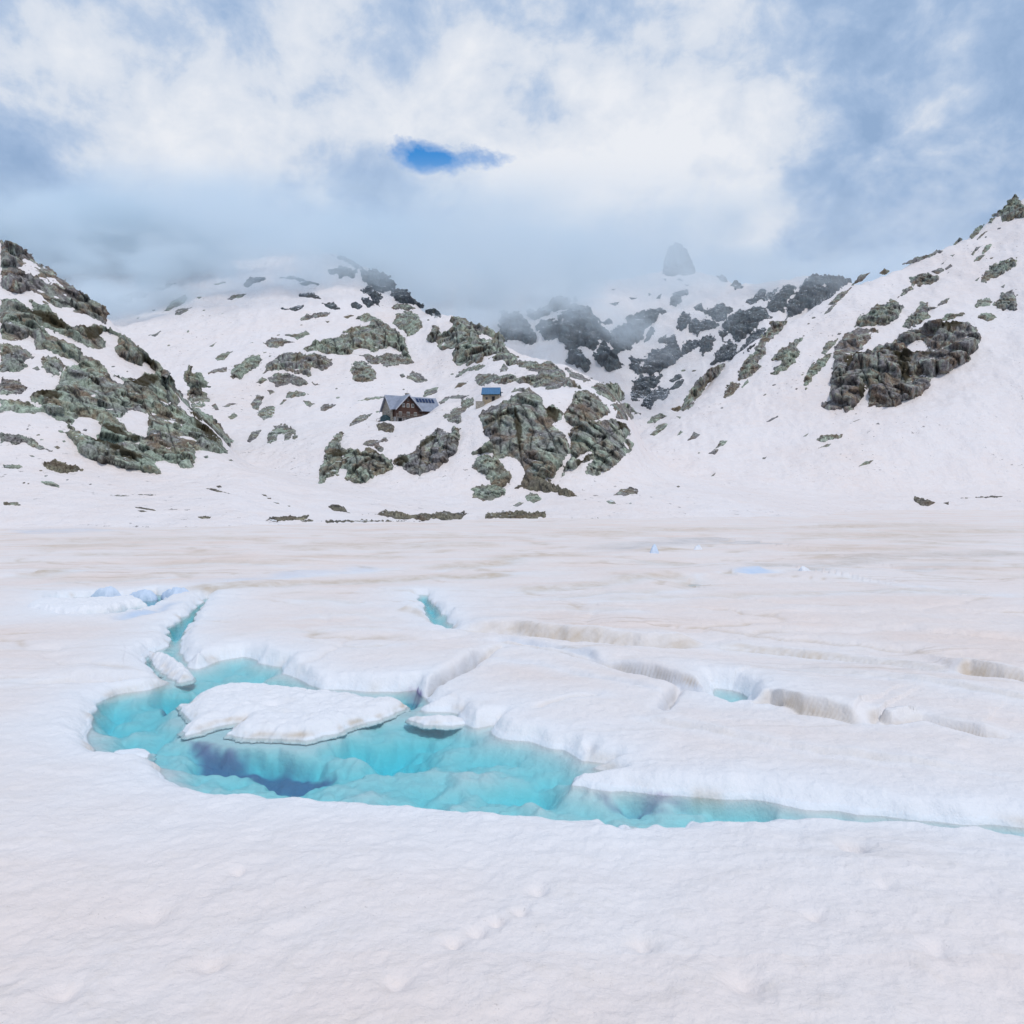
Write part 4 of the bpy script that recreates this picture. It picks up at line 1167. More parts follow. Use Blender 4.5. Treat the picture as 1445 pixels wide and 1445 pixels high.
R(*OC, 'rounded buttress at the lower left of the tower cliff', 'F', 'N', '1190,642 1210,590 1260,565 1330,590 1390,650 1417,690 1400,732 1370,762 1300,742 1290,712 1210,662')
R(*OC, 'low block at the foot of the rounded buttress', 'F', 'N', '1185,762 1260,740 1340,740 1370,760 1370,792 1300,830 1220,824 1183,815 1200,782')
R(*OC, 'pale green apron of rock at the foot of the tower cliff', 'G', 'N', '10,767 60,735 75,680 120,670 200,705 260,740 300,770 392,810 330,802 250,782 130,780 60,757', mat=M_BANK)
R(*BO, 'dark round boulder on the snow under the tower cliff', 'G', 'N', '80,807 110,785 150,790 177,820 140,840 95,832', relief=1.4)
R(*BO, 'small flat boulder left of the dark round boulder', 'G', 'N', '10,857 50,840 77,842 40,867')
R(*CL, 'bulging right cliff of the knoll with a thin slanting snow ledge', 'G', 'N', '330,450 350,420 420,390 500,375 580,365 610,385 650,390 680,430 665,470 697,510 670,572 620,612 560,662 480,702 425,687 430,632 460,602 380,642 320,662 275,732 310,640 340,590 345,520', ['360,595 440,550 457,560 380,602'], cracks=['340,600 440,550 540,480 600,440 660,430','430,400 520,430 600,440','480,690 540,600 640,520'], moss=['600,390 660,400 675,440 620,430','370,610 440,570 450,600 380,635'])
R(*CL, 'triangular brown cliff above the bulging right cliff', 'G', 'N', '305,342 340,280 370,215 420,210 480,225 520,270 560,300 572,330 500,372 420,397 350,412 320,387', mat=M_ROCKB)
R(*OC, 'rounded rock at the upper right end of the knoll', 'G', 'N', '455,187 500,165 560,160 610,165 645,210 647,250 610,277 560,262 490,217', mat=M_ROCKB)
R(*OC, 'brown broken rock at the right tip of the knoll', 'G', 'N', '570,292 600,270 660,275 700,310 737,337 690,332 705,357 640,377 590,362 600,332', mat=M_ROCKB)
# ---- the far cirque under the clouds
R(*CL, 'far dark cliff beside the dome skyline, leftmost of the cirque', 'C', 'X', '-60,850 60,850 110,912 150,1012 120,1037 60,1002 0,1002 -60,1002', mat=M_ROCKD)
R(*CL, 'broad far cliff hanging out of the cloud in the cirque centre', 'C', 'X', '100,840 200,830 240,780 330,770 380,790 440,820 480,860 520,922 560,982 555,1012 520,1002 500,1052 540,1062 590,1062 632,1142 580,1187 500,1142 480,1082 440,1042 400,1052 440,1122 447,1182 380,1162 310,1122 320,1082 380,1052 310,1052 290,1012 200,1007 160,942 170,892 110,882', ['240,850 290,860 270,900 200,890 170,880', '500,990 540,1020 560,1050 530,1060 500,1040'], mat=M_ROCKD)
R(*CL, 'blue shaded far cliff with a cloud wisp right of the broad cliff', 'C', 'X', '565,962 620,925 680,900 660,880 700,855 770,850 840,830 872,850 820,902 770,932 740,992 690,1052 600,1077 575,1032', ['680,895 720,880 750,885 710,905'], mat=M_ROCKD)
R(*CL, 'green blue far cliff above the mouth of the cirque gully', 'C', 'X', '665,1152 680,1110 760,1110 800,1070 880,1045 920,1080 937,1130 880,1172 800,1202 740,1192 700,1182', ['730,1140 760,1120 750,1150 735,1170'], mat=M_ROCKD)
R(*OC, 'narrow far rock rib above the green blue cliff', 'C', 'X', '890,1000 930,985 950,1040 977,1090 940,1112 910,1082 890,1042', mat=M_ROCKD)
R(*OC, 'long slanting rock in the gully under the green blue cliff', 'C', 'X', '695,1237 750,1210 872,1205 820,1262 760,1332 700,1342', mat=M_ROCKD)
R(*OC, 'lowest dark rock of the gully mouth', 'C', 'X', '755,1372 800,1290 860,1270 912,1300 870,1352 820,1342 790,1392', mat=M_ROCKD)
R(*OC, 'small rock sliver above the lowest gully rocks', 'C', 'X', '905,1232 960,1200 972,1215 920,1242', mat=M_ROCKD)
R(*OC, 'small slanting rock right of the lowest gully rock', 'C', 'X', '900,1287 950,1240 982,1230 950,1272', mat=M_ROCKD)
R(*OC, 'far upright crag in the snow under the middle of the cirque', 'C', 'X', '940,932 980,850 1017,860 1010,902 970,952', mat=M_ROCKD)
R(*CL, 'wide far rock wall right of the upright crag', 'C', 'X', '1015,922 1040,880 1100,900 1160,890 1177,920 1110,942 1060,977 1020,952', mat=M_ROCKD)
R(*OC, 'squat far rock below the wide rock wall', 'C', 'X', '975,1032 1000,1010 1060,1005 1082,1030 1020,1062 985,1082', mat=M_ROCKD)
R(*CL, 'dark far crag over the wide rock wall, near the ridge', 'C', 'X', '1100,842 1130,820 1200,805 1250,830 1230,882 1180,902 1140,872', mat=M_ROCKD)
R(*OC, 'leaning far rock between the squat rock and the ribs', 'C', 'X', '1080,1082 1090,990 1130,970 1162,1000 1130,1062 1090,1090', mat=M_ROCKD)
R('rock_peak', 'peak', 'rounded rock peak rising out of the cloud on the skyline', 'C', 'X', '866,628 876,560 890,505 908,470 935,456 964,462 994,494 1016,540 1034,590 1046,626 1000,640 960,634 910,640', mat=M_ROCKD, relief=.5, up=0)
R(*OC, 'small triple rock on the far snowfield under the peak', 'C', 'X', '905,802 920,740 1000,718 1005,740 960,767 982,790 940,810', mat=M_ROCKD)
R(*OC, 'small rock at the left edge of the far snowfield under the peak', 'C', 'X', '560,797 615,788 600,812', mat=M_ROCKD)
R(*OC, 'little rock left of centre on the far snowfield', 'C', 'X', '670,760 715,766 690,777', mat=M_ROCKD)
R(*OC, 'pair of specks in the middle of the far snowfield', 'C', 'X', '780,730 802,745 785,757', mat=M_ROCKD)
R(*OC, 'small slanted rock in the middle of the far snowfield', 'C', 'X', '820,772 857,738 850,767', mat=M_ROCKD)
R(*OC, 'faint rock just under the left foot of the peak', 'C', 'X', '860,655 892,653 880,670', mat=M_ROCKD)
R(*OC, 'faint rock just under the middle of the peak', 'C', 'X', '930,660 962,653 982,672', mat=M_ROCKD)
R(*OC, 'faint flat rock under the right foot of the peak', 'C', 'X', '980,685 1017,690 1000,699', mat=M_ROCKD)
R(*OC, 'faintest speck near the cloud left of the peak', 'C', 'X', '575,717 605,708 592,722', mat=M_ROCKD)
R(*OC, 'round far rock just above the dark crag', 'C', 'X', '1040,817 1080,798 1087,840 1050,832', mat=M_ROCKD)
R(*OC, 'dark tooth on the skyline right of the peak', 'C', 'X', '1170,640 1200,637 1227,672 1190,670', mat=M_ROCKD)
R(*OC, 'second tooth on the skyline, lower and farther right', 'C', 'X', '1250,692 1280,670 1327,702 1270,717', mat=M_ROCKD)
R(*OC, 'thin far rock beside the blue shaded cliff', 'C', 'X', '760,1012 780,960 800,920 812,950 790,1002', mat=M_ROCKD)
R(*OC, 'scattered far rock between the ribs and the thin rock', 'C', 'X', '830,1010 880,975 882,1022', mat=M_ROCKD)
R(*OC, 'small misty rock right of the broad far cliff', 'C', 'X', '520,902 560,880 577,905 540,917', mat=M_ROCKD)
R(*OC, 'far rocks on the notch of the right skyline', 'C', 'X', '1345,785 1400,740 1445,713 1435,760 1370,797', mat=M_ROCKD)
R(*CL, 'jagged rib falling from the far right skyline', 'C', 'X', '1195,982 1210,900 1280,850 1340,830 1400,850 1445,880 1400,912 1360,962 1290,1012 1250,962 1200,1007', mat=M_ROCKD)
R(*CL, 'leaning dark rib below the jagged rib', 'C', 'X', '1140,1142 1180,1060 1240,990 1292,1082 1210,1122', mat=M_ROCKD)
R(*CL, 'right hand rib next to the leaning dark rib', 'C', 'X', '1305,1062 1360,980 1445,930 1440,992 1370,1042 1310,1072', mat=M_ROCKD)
R(*CL, 'big dark headland on the far skyline behind the right slope', 'D', 'X', '175,890 190,800 250,740 270,680 330,640 400,635 460,648 540,665 490,712 400,772 300,832 220,872', ['300,660 340,650 320,672', '370,700 395,700 380,722'], mat=M_ROCKD)
R(*CL, 'dark rock face left of the big far headland', 'D', 'X', '75,802 120,750 200,690 235,700 190,772 160,832 110,852 85,832', mat=M_ROCKD)
R(*OC, 'slanting far rock on the snowy ridge left of the headland', 'D', 'X', '40,772 80,740 130,710 110,737 60,782', mat=M_ROCKD)
R(*OC, 'rounded far rock in the snow under the ridge left of the headland', 'D', 'X', '-20,822 30,813 70,830 97,882 40,882 0,872', mat=M_ROCKD)
# ---- the right-hand slope
R(*OC, 'long curved rock rib at the left edge of the right slope', 'C', 'R', '970,1402 985,1340 1040,1260 1110,1180 1160,1150 1217,1140 1180,1202 1110,1262 1060,1332 1030,1402 1010,1414')
R(*OC, 'low rock at the lower end of the long curved rib', 'C', 'R', '910,1392 960,1375 977,1400 930,1407')
R(*OC, 'ragged rock ladder right of the long curved rib', 'C', 'R', '1285,1222 1320,1120 1400,1060 1445,1040 1455,1080 1400,1132 1422,1160 1370,1212 1310,1237', mat=M_ROCKB)
R(*OC, 'dark wedge below the ragged rock ladder', 'G', 'R', '1205,247 1220,190 1260,155 1312,170 1260,222 1215,254')
R(*OC, 'small slanting stone right of the dark wedge', 'G', 'R', '1310,187 1345,143 1352,160 1315,192')
R(*OC, 'green rocks on the edge of the right slope above the ladder', 'D', 'R', '-5,1062 60,960 90,900 182,888 160,942 110,982 60,1042 10,1092')
R(*OC, 'forked rock on the left part of the right slope', 'D', 'R', '90,1117 150,1050 200,1010 292,978 240,1042 267,1070 230,1132 160,1182 83,1217 150,1122')
R(*OC, 'leaf shaped rock right of the forked rock', 'D', 'R', '375,1087 400,1020 472,995 440,1047 390,1082')
R(*OC, 'long crooked rock below the leaf shaped rock', 'D', 'R', '270,1242 310,1160 390,1090 442,1083 400,1142 330,1222 290,1282')
R(*OC, 'narrow rock on the right slope beside the far headland', 'D', 'R', '375,872 430,810 467,796 420,847')
R(*OC, 'long thin rock along the skyline beyond the far headland', 'D', 'R', '420,802 480,740 562,693 520,742 450,802')
R(*OC, 'dark rock on the skyline at the dip of the right slope', 'D', 'R', '550,692 590,640 652,620 610,662')
R(*OC, 'single knob on the skyline in the middle of the right slope', 'D', 'R', '708,622 735,595 762,610 735,630')
R(*OC, 'long flat rock on the skyline of the right slope', 'D', 'R', '838,572 920,535 1000,515 1030,488 1064,500 1010,527 930,557')
R(*OC, 'little tooth on the skyline above the long flat rock', 'D', 'R', '1128,462 1160,423 1177,430 1140,464')
R(*OC, 'steep dark slab on the upper skyline of the right slope', 'D', 'R', '1218,412 1260,365 1302,343 1270,402 1230,437')
R(*OC, 'low companion just under the steep dark skyline slab', 'D', 'R', '1250,440 1300,390 1320,385 1280,425')
R(*OC, 'dark summit rocks at the top right corner of the slope', 'D', 'R', '1310,362 1370,300 1345,295 1400,265 1420,238 1480,180 1560,300 1400,342 1390,322 1400,287 1340,332')
R(*BO, 'bean shaped boulder high on the right slope', 'D', 'R', '1225,517 1255,475 1292,468 1250,502 1240,527')
R(*BO, 'upper stone of the close pair high on the right slope', 'D', 'R', '1285,512 1310,465 1352,453 1330,492 1290,517')
R(*BO, 'lower stone of the close pair high on the right slope', 'D', 'R', '1235,557 1270,520 1307,518 1280,552 1240,567')
R(*BO, 'large smooth green slab cut by the right frame edge', 'D', 'R', '1278,662 1310,610 1380,560 1480,538 1480,590 1380,642 1310,674')
R(*BO, 'small dark stone at the lower tip of the smooth green slab', 'D', 'R', '1245,667 1277,643 1262,672')
R(*OC, 'tiny slanting stone above the green hump of the right slope', 'D', 'R', '1048,577 1087,548 1067,574')
R(*OC, 'tiny stone left of the bean shaped boulder', 'D', 'R', '1105,522 1140,513 1122,534')
R(*BO, 'small stone by the right frame edge above the paired boulders', 'D', 'R', '1390,702 1420,686 1412,712')
R(*BO, 'squarish green boulder left of the paired edge boulder', 'D', 'R', '1240,822 1260,775 1332,763 1347,790 1330,812')
R(*BO, 'big green boulder touching the squarish one at the right edge', 'D', 'R', '1340,802 1400,745 1480,715 1480,832 1410,834')
R(*BO, 'flat dark boulder under the squarish green boulder', 'D', 'R', '1258,882 1280,850 1340,850 1374,877 1320,897')
R(*BO, 'low slab beside the green hump near the skyline', 'D', 'R', '1000,617 1060,595 1082,610 1040,630')
R(*BO, 'small slab touching the low slab near the skyline', 'D', 'R', '1080,597 1110,573 1122,585 1085,607')
R(*OC, 'green hump with a long tail on the upper right slope', 'D', 'R', '803,772 840,720 880,690 880,650 930,625 1000,625 1047,645 1040,667 990,692 920,697 860,742')
R(*OC, 'big rounded green outcrop above the great crag', 'D', 'R', '563,932 580,880 640,850 690,800 740,800 780,775 852,820 800,892 720,930 640,927')
R(*OC, 'streaked outcrop with snow in its lap above the great crag', 'D', 'R', '833,937 870,870 920,825 940,785 985,780 990,812 1032,815 970,852 1002,870 930,922')
R(*BO, 'small leaning stone right of the streaked outcrop', 'D', 'R', '1033,812 1060,775 1102,766 1090,797')
R(*BO, 'long flat green stone just above the great crag', 'D', 'R', '1043,897 1090,855 1190,843 1202,860 1120,887')
R(*CL, 'great split crag in the middle of the right slope, with dark moss streaks', 'D', 'R', '380,1370 420,1330 440,1200 450,1060 500,980 560,945 640,935 700,945 702,970 620,1040 570,1077 640,1067 700,1040 780,1025 830,960 900,945 980,920 1080,905 1200,900 1260,930 1282,1000 1265,1052 1200,1132 1090,1202 1030,1192 1030,1232 940,1322 840,1372 770,1392 640,1392 650,1330 640,1250 620,1330 560,1402 510,1427 490,1390 410,1417',
  ['825,1062 900,1018 940,1005 1012,1050 900,1077', '618,1250 642,1255 632,1285'], mat=M_ROCKB, relief=1.15, cracks=['610,1130 600,1180 640,1250 640,1330','700,1110 700,1180 720,1250 760,1340 790,1390','820,1090 850,1150 830,1230 830,1290 835,1360','1020,1070 1030,1150 1030,1230','500,1010 590,1050','480,1200 490,1290 500,1390','1100,930 1090,1000 1030,1070','560,1090 600,1160','440,1290 520,1240 610,1200'], moss=['500,1110 600,1070 630,1090 570,1140 530,1170','810,1090 850,1075 890,1120 865,1160 885,1220 850,1245 820,1190','1020,925 1180,903 1170,945 1080,955','570,1300 620,1255 640,1305 600,1335','700,1060 800,1075 1000,1070 1010,1085 800,1095'])
R(*OC, 'thin stone on the snow left below the great crag', 'H', 'R', '60,382 130,348 137,355 75,387')
R(*OC, 'thin sliver on the snow right under the great crag', 'H', 'R', '550,382 612,363 562,384')
R(*BO, 'small round stone right of the sliver under the great crag', 'H', 'R', '680,397 700,386 714,400')
R(*BO, 'small slanting stone left of the long flat green boulder', 'H', 'R', '273,467 315,438 292,467')
R(*BO, 'long flat green boulder on the lower right snow slope', 'H', 'R', '340,490 380,460 440,450 497,455 490,472 430,490 370,495')
R(*BO, 'grey streak rock just below the long flat green boulder', 'H', 'R', '348,537 390,515 437,503 420,527')
R(*BO, 'lowest pointed stone of the right snow slope', 'H', 'R', '583,637 620,610 672,600 650,622')
R(*BO, 'tiny stone far left below the long flat green boulder', 'H', 'R', '40,595 70,577 60,597')
R(*BO, 'green stone at the gully foot, larger of two', 'G', 'R', '778,392 800,350 850,333 897,350 850,372 800,397')
R(*BO, 'hooked stone below the green stone at the gully foot', 'G', 'R', '798,457 840,400 892,396 850,442 820,462')
R(*BO, 'small stone right of the green stone at the gully foot', 'G', 'R', '943,352 970,353 962,370')
R(*BO, 'small leaning stone right of the hooked stone', 'G', 'R', '943,462 965,433 982,440 955,460')
R(*BO, 'cleft stone on the snow right of the small leaning stone', 'G', 'R', '1008,487 1040,443 1077,455 1050,482')
R(*BO, 'upper stone of the trio on the lower snow slope', 'G', 'R', '1158,537 1190,490 1237,488 1210,517')
R(*BO, 'lower stone of the trio on the lower snow slope', 'G', 'R', '1108,567 1150,540 1187,538 1160,570')
R(*BO, 'green whale backed boulder on the snow above the far shore', 'G', 'N', '578,802 620,770 680,752 717,765 717,790 640,802')
R(*BO, 'small grey stone left below the whale backed boulder', 'G', 'N', '543,832 570,826 607,850 560,850')
R(*BO, 'tiny lone stone on the snow bowl right of the knoll', 'G', 'R', '1133,694 1165,670 1152,692')
R(*BO, 'speck of stone low in the snow bowl', 'G', 'R', '940,750 955,744 964,752 950,757')
# ---- the far shore
R(*BO, 'brown boulder sticking out of the snow at the far right shore', 'H', 'R', '898,840 905,808 960,813 1022,840 980,862', mat=M_BANK)
R(*BO, 'small dark stone right of the brown shore boulder', 'H', 'R', '1063,842 1100,833 1097,854', mat=M_BANK)
R(*OC, 'brown earthy mound on the snow above the far shore', 'F', 'N', '368,860 410,850 460,865 480,890 512,904 440,894 390,882', mat=M_BANK)
R('shore_bank', 'bank', 'long dark earth bank at the middle of the far shore', 'F', 'N', '565,907 640,900 700,887 780,893 880,908 960,903 1060,893 1172,898 1130,937 1000,940 760,942 700,922 620,914', mat=M_BANK, relief=.8)
R('shore_bank', 'bank', 'dark stony bank at the far shore below the dark round boulder', 'F', 'N', '1248,932 1280,900 1350,893 1445,888 1600,895 1612,925 1600,932 1445,937', mat=M_BANK, relief=.8)
R('shore_bank', 'bank', 'leftmost dark stony strip of the far shore', 'F', 'N', '3,947 40,925 120,913 200,923 292,908 230,942 100,947', mat=M_BANK, relief=.8)
for lab, win, ring in (
    ('thin slanting shore stone right of the left cliff foot', 'E', '1073,758 1120,762 1180,775 1235,792 1160,782'),
    ('little stone above the thin slanting shore stone', 'E', '1143,746 1165,742 1178,754 1155,757'),
    ('upper brown streak rock on the snowy left shore', 'E', '668,862 740,866 800,882 836,896 770,884 700,876'),
    ('lower brown streak rock on the snowy left shore', 'E', '698,886 730,884 757,892 720,896'),
    ('leftmost thin rock line on the snowy left shore', 'E', '538,798 600,797 662,802 600,808'),
    ('thin rock line between the left shore streaks and the cliff', 'E', '696,794 760,790 802,796 770,805'),
    ('dark flat shore stone left of the stony strip', 'E', '1040,922 1080,915 1120,918 1110,935 1060,932'),
    ('first small dark stone of the line descending to the far shore', 'F', '-10,792 20,795 32,808 10,806'),
    ('second small dark stone of the line descending to the far shore', 'F', '25,812 50,812 52,822 32,821'),
    ('third small dark stone of the line descending to the far shore', 'F', '60,836 90,838 105,850 80,848'),
    ('last small dark stone of the line, nearest the far shore', 'F', '140,855 160,858 152,868'),
):
    R(*BO, lab, win, 'N', ring, mat=M_BANK, relief=.8)

R('shore_bank', 'bank', 'thin dark melt line running along the far shore to the right of the stony bank', 'G', 'N', '-20,944 150,938 330,933 500,928 565,932 400,940 200,948 -20,952', mat=M_BANK, relief=.5)
R('shore_bank', 'bank', 'thin dark melt line under the long dark earth bank', 'F', 'N', '200,940 340,943 560,940 740,943 905,946 700,951 400,952 210,947', mat=M_BANK, relief=.5)
R('shore_bank', 'bank', 'thin dark streak on the shore snow far to the right', 'H', 'R', '1120,818 1250,808 1380,800 1445,803 1380,812 1250,816', mat=M_BANK, relief=.5)
for win, hk, lab, pts in (
    ('B', 'M', 'tiny dark stone lying alone on the snow of the dome', ((222, 920), (92, 975), (45, 1095), (420, 1280), (430, 1330), (800, 1284), (665, 1330), (1075, 1198), (655, 1410), (940, 890))),
    ('A', 'M', 'tiny dark stone lying alone on the snow of the valley between hillside and dome', ((700, 880), (790, 835), (1075, 835), (1185, 855), (985, 955), (875, 1035), (1345, 1020), (1420, 1075), (720, 790))),
    ('D', 'R', 'tiny dark stone lying alone on the right snow slope', ((60, 1312), (110, 1258), (237, 1280), (270, 1200), (335, 878), (305, 912), (480, 968), (1385, 372), (1340, 540), (1310, 420))),
    ('G', 'R', 'tiny dark stone lying alone on the snow bowl right of the knoll', ((1200, 305), (980, 90), (1040, 92), (1440, 232), (1070, 560), (680, 846), (1435, 590))),
    ('E', 'L', 'tiny dark stone lying on the snow under the left hillside', ((75, 425), (135, 458), (155, 485), (150, 660), (55, 730), (80, 735), (180, 690), (300, 712), (430, 738), (640, 98), (560, 70))),
):
    rs = random.Random(len(lab))
    for a, b in pts:
        w_, h_ = rs.uniform(7, 13), rs.uniform(4, 7)
        ring = ' '.join('%.1f,%.1f' % (a + w_ * math.cos(q), b + h_ * math.sin(q) - .35 * w_ * math.cos(q) * rs.uniform(0, 1)) for q in [k * 1.047 + rs.uniform(-.25, .25) for k in range(6)])
        R('stone', 'stone', lab, win, hk, ring, relief=.8, group=lab.replace('tiny dark stone lying alone', 'tiny stones').replace('tiny dark stone lying', 'tiny stones'))
# ------------------------------------------------------------------ the two huts
M_STONE = mat_masonry('rubble stone wall', (.30, .27, .23), (.44, .40, .34))
M_STONEY = mat_masonry('ochre rubble wall', (.34, .27, .19), (.46, .38, .27))
M_WOOD = mat_boards('red brown boards', (.088, .045, .034))
M_WOODG = mat_boards('grey weathered boards', (.20, .17, .15))
M_ROOFG = mat_metal_roof('grey metal roof', (.30, .33, .41))
M_ROOFB = mat_metal_roof('blue metal roof', (.075, .19, .35))
M_TRIM = mat_plain('pale roof edge metal', (.46, .48, .54), .12, rough=.5)
M_PANEL = mat_plain('solar glass', (.012, .030, .090), .2, rough=.2)
M_PANE = mat_plain('window glass', (.035, .04, .05), .2, rough=.15)
M_WHITE = mat_plain('white painted wood', (.62, .60, .56), .1)
M_DARKW = mat_plain('dark opening', (.022, .020, .020), .3)
M_SHED = mat_plain('dark teal tarpaulin', (.030, .070, .085), .4, scale=2)
M_PLASTER = mat_plain('pale plaster', (.44, .43, .43), .18, scale=1.5)

def gable_sheet(mb, x0, x1, half, zr, ze, th, axis='x', c0=0.0):
    """two sloping roof slabs as one sheet, ridge along the axis"""
    sec = [(c0 - half, ze), (c0, zr), (c0 + half, ze), (c0 + half, ze + th), (c0, zr + th * 1.25), (c0 - half, ze + th)]
    return mb.prism(sec, axis, x0, x1)

def window(parent, x, y, z, wd, ht, face='y', frame=M_WHITE):
    f = MB()
    if face == 'y':
        f.box(x - wd / 2, x + wd / 2, y - .06, y + .05, z, z + .1).box(x - wd / 2, x + wd / 2, y - .06, y + .05, z + ht - .1, z + ht)
        f.box(x - wd / 2, x - wd / 2 + .1, y - .06, y + .05, z + .1, z + ht - .1).box(x + wd / 2 - .1, x + wd / 2, y - .06, y + .05, z + .1, z + ht - .1)
        f.box(x - .04, x + .04, y - .06, y + .05, z + .1, z + ht - .1)
        fo = f.build('window', frame, parent)
        MB().box(x - wd / 2 + .1, x + wd / 2 - .1, y - .02, y + .03, z + .1, z + ht - .1).build('pane', M_PANE, fo)
    else:
        f.box(x - .06, x + .05, y - wd / 2, y + wd / 2, z, z + .1).box(x - .06, x + .05, y - wd / 2, y + wd / 2, z + ht - .1, z + ht)
        f.box(x - .06, x + .05, y - wd / 2, y - wd / 2 + .1, z + .1, z + ht - .1).box(x - .06, x + .05, y + wd / 2 - .1, y + wd / 2, z + .1, z + ht - .1)
        fo = f.build('window', frame, parent)
        MB().box(x - .02, x + .03, y - wd / 2 + .1, y + wd / 2 - .1, z + .1, z + ht - .1).build('pane', M_PANE, fo)
    return fo

D0 = 290.0
def make_chalet():
    # local frame: x along the ridge to the right, y away from the lake, z up from the lower floor
    loc = at_depth(579.5, 603, D0)
    r = empty('chalet', loc, math.radians(31))
    tag(r, 'large wooden mountain chalet with grey metal roof and a front gable', 'chalet')
    L, W = 9.2, 4.3          # half length, half depth
    ZE, ZR = 6.0, 10.9       # eaves and ridge
    GX0, GX1, GY = -8.4, .6, -6.6      # the front wing
    gxm = (GX0 + GX1) / 2
    # stone ground floor and left gable, boarded upper floor
    MB().box(-L, L, -W, W, -3, 3.0).prism([(-W, 3.0), (W, 3.0), (W, ZE), (0, ZR - .25), (-W, ZE)], 'x', -L, -L + .45).build('stone_wall', M_STONE, r)
    MB().box(-L + .45, L, -W + .003, W - .003, 3.0, ZE).prism([(-W + .01, ZE), (W - .01, ZE), (0, ZR - .3)], 'x', L - .3, L).build('timber_wall', M_WOOD, r)
    MB().box(GX0 + .1, GX1 - .1, GY, -W, 3.0, 6.1).prism([(GX0 + .1, 6.1), (GX1 - .1, 6.1), (gxm, 10.35)], 'y', GY, GY + .3).build('front_gable_wall', M_WOOD, r)
    m = MB()
    m.box(GX0 + .1, GX1 - .1, GY, -W, -3, 3.0)
    m.build('lower_wall', M_PLASTER, r)
    roof = MB()
    gable_sheet(roof, -L - .7, L + .8, W + .75, ZR, ZE - .55, .16)
    ro = roof.build('roof', M_ROOFG, r)
    gr = MB()
    gable_sheet(gr, GY - 1.0, -.25, (GX1 - GX0) / 2 + .6, 10.75, 5.45, .17, 'y', gxm)
    gro = gr.build('gable_roof', M_ROOFG, r)
    hw = (GX1 - GX0) / 2 + .62
    bb = MB()
    for s in (-1, 1):
        bb.prism([(gxm, 10.42), (gxm + s * hw, 5.02), (gxm + s * hw, 5.46), (gxm, 10.98)], 'y', GY - 1.14, GY - 1.003)
    bb.build('barge_board', M_TRIM, gro)
    bb = MB()
    for s in (-1, 1):
        bb.prism([(0, ZR - .28), (s * (W + .77), ZE - .98), (s * (W + .77), ZE - .52), (0, ZR + .24)], 'x', -L - .84, -L - .703)
    bb.build('barge_board', M_TRIM, ro)
    ch = MB().box(-1.5, -.4, .5, 1.5, 9.4, 12.1).box(-1.62, -.28, .38, 1.62, 12.1, 12.3)
    cho = ch.build('chimney', M_STONE, ro)
    MB().bar((-.95, 1, 12.3), (-.95, 1, 13.4), .07).build('flue', M_TRIM, cho)
    # six solar panels on the right half of the front roof slope
    dirz, diry = ZR - (ZE - .55), W + .75
    sl = math.hypot(dirz, diry)
    ny, nz = -dirz / sl, diry / sl
    uy, uz = -diry / sl, -dirz / sl
    for k in range(6):
        x0 = 1.55 + k * 1.22
        a, b = .75, 2.75
        th0, th1 = .20, .29
        pts = []
        for th in (th0, th1):
            for x, d in ((x0, a), (x0 + .92, a), (x0 + .92, b), (x0, b)):
                pts.append((x, uy * d + ny * th, ZR + uz * d + nz * th))
        MB().poly(pts, [(0, 1, 2, 3), (7, 6, 5, 4), (0, 4, 5, 1), (1, 5, 6, 2), (2, 6, 7, 3), (3, 7, 4, 0)]).build('solar_panel', M_PANEL, ro)
    # windows: three in the gable, two above, a row below, the right wing and the left gable
    for x in (gxm - 1.75, gxm, gxm + 1.75):
        window(r, x, GY, 6.35, 1.0, 1.35)
    window(r, gxm, GY, 8.4, .8, 1.0, frame=M_WOODG)
    for x in (GX0 + 1.6, gxm + .1, GX1 - 1.7):
        window(r, x, GY, 3.5, 1.1, 1.25)
    for x in (3.1, 5.2, 7.3):
        window(r, x, -W + .003, 3.55, 1.1, 1.2, frame=M_WOODG)
    for y in (-1.7, 1.4):
        window(r, -L, y, 4.2, .9, 1.2, 'x')
    # balcony on posts along the wing
    bal = MB().box(GX0 - .5, GX1 + 2.6, GY - 1.3, GY, 2.72, 2.92)
    bo = bal.build('balcony', M_WOODG, r)
    rail = MB().box(GX0 - .5, GX1 + 2.6, GY - 1.3, GY - 1.2, 3.78, 3.9)
    for k in range(25):
        x = GX0 - .45 + k * (GX1 - GX0 + 2.95) / 24
        rail.box(x, x + .16, GY - 1.29, GY - 1.23, 2.92, 3.78)
    rail.build('railing', M_WOODG, bo)
    for k in range(5):
        x = GX0 - .3 + k * 2.7
        MB().box(x - .14, x + .14, GY - 1.2, GY - .92, -2, 2.72).build('post', M_WOODG, bo)
    for x, wd in ((GX0 + 1.5, 1.3), (gxm, 1.5), (GX1 - 1.6, 1.3)):
        MB().box(x - wd / 2, x + wd / 2, GY - .05, GY + .05, .2, 2.4).build('doorway', M_DARKW, r)
    # shed roof and tarpaulin leaning on the left gable
    MB().prism([(-3.2, -2), (2.4, -2), (2.4, 3.4), (-.4, 3.9), (-3.2, 2.8)], 'x', -L - 1.5, -L - .01).build('lean_to', M_SHED, r)
    return r
make_chalet()

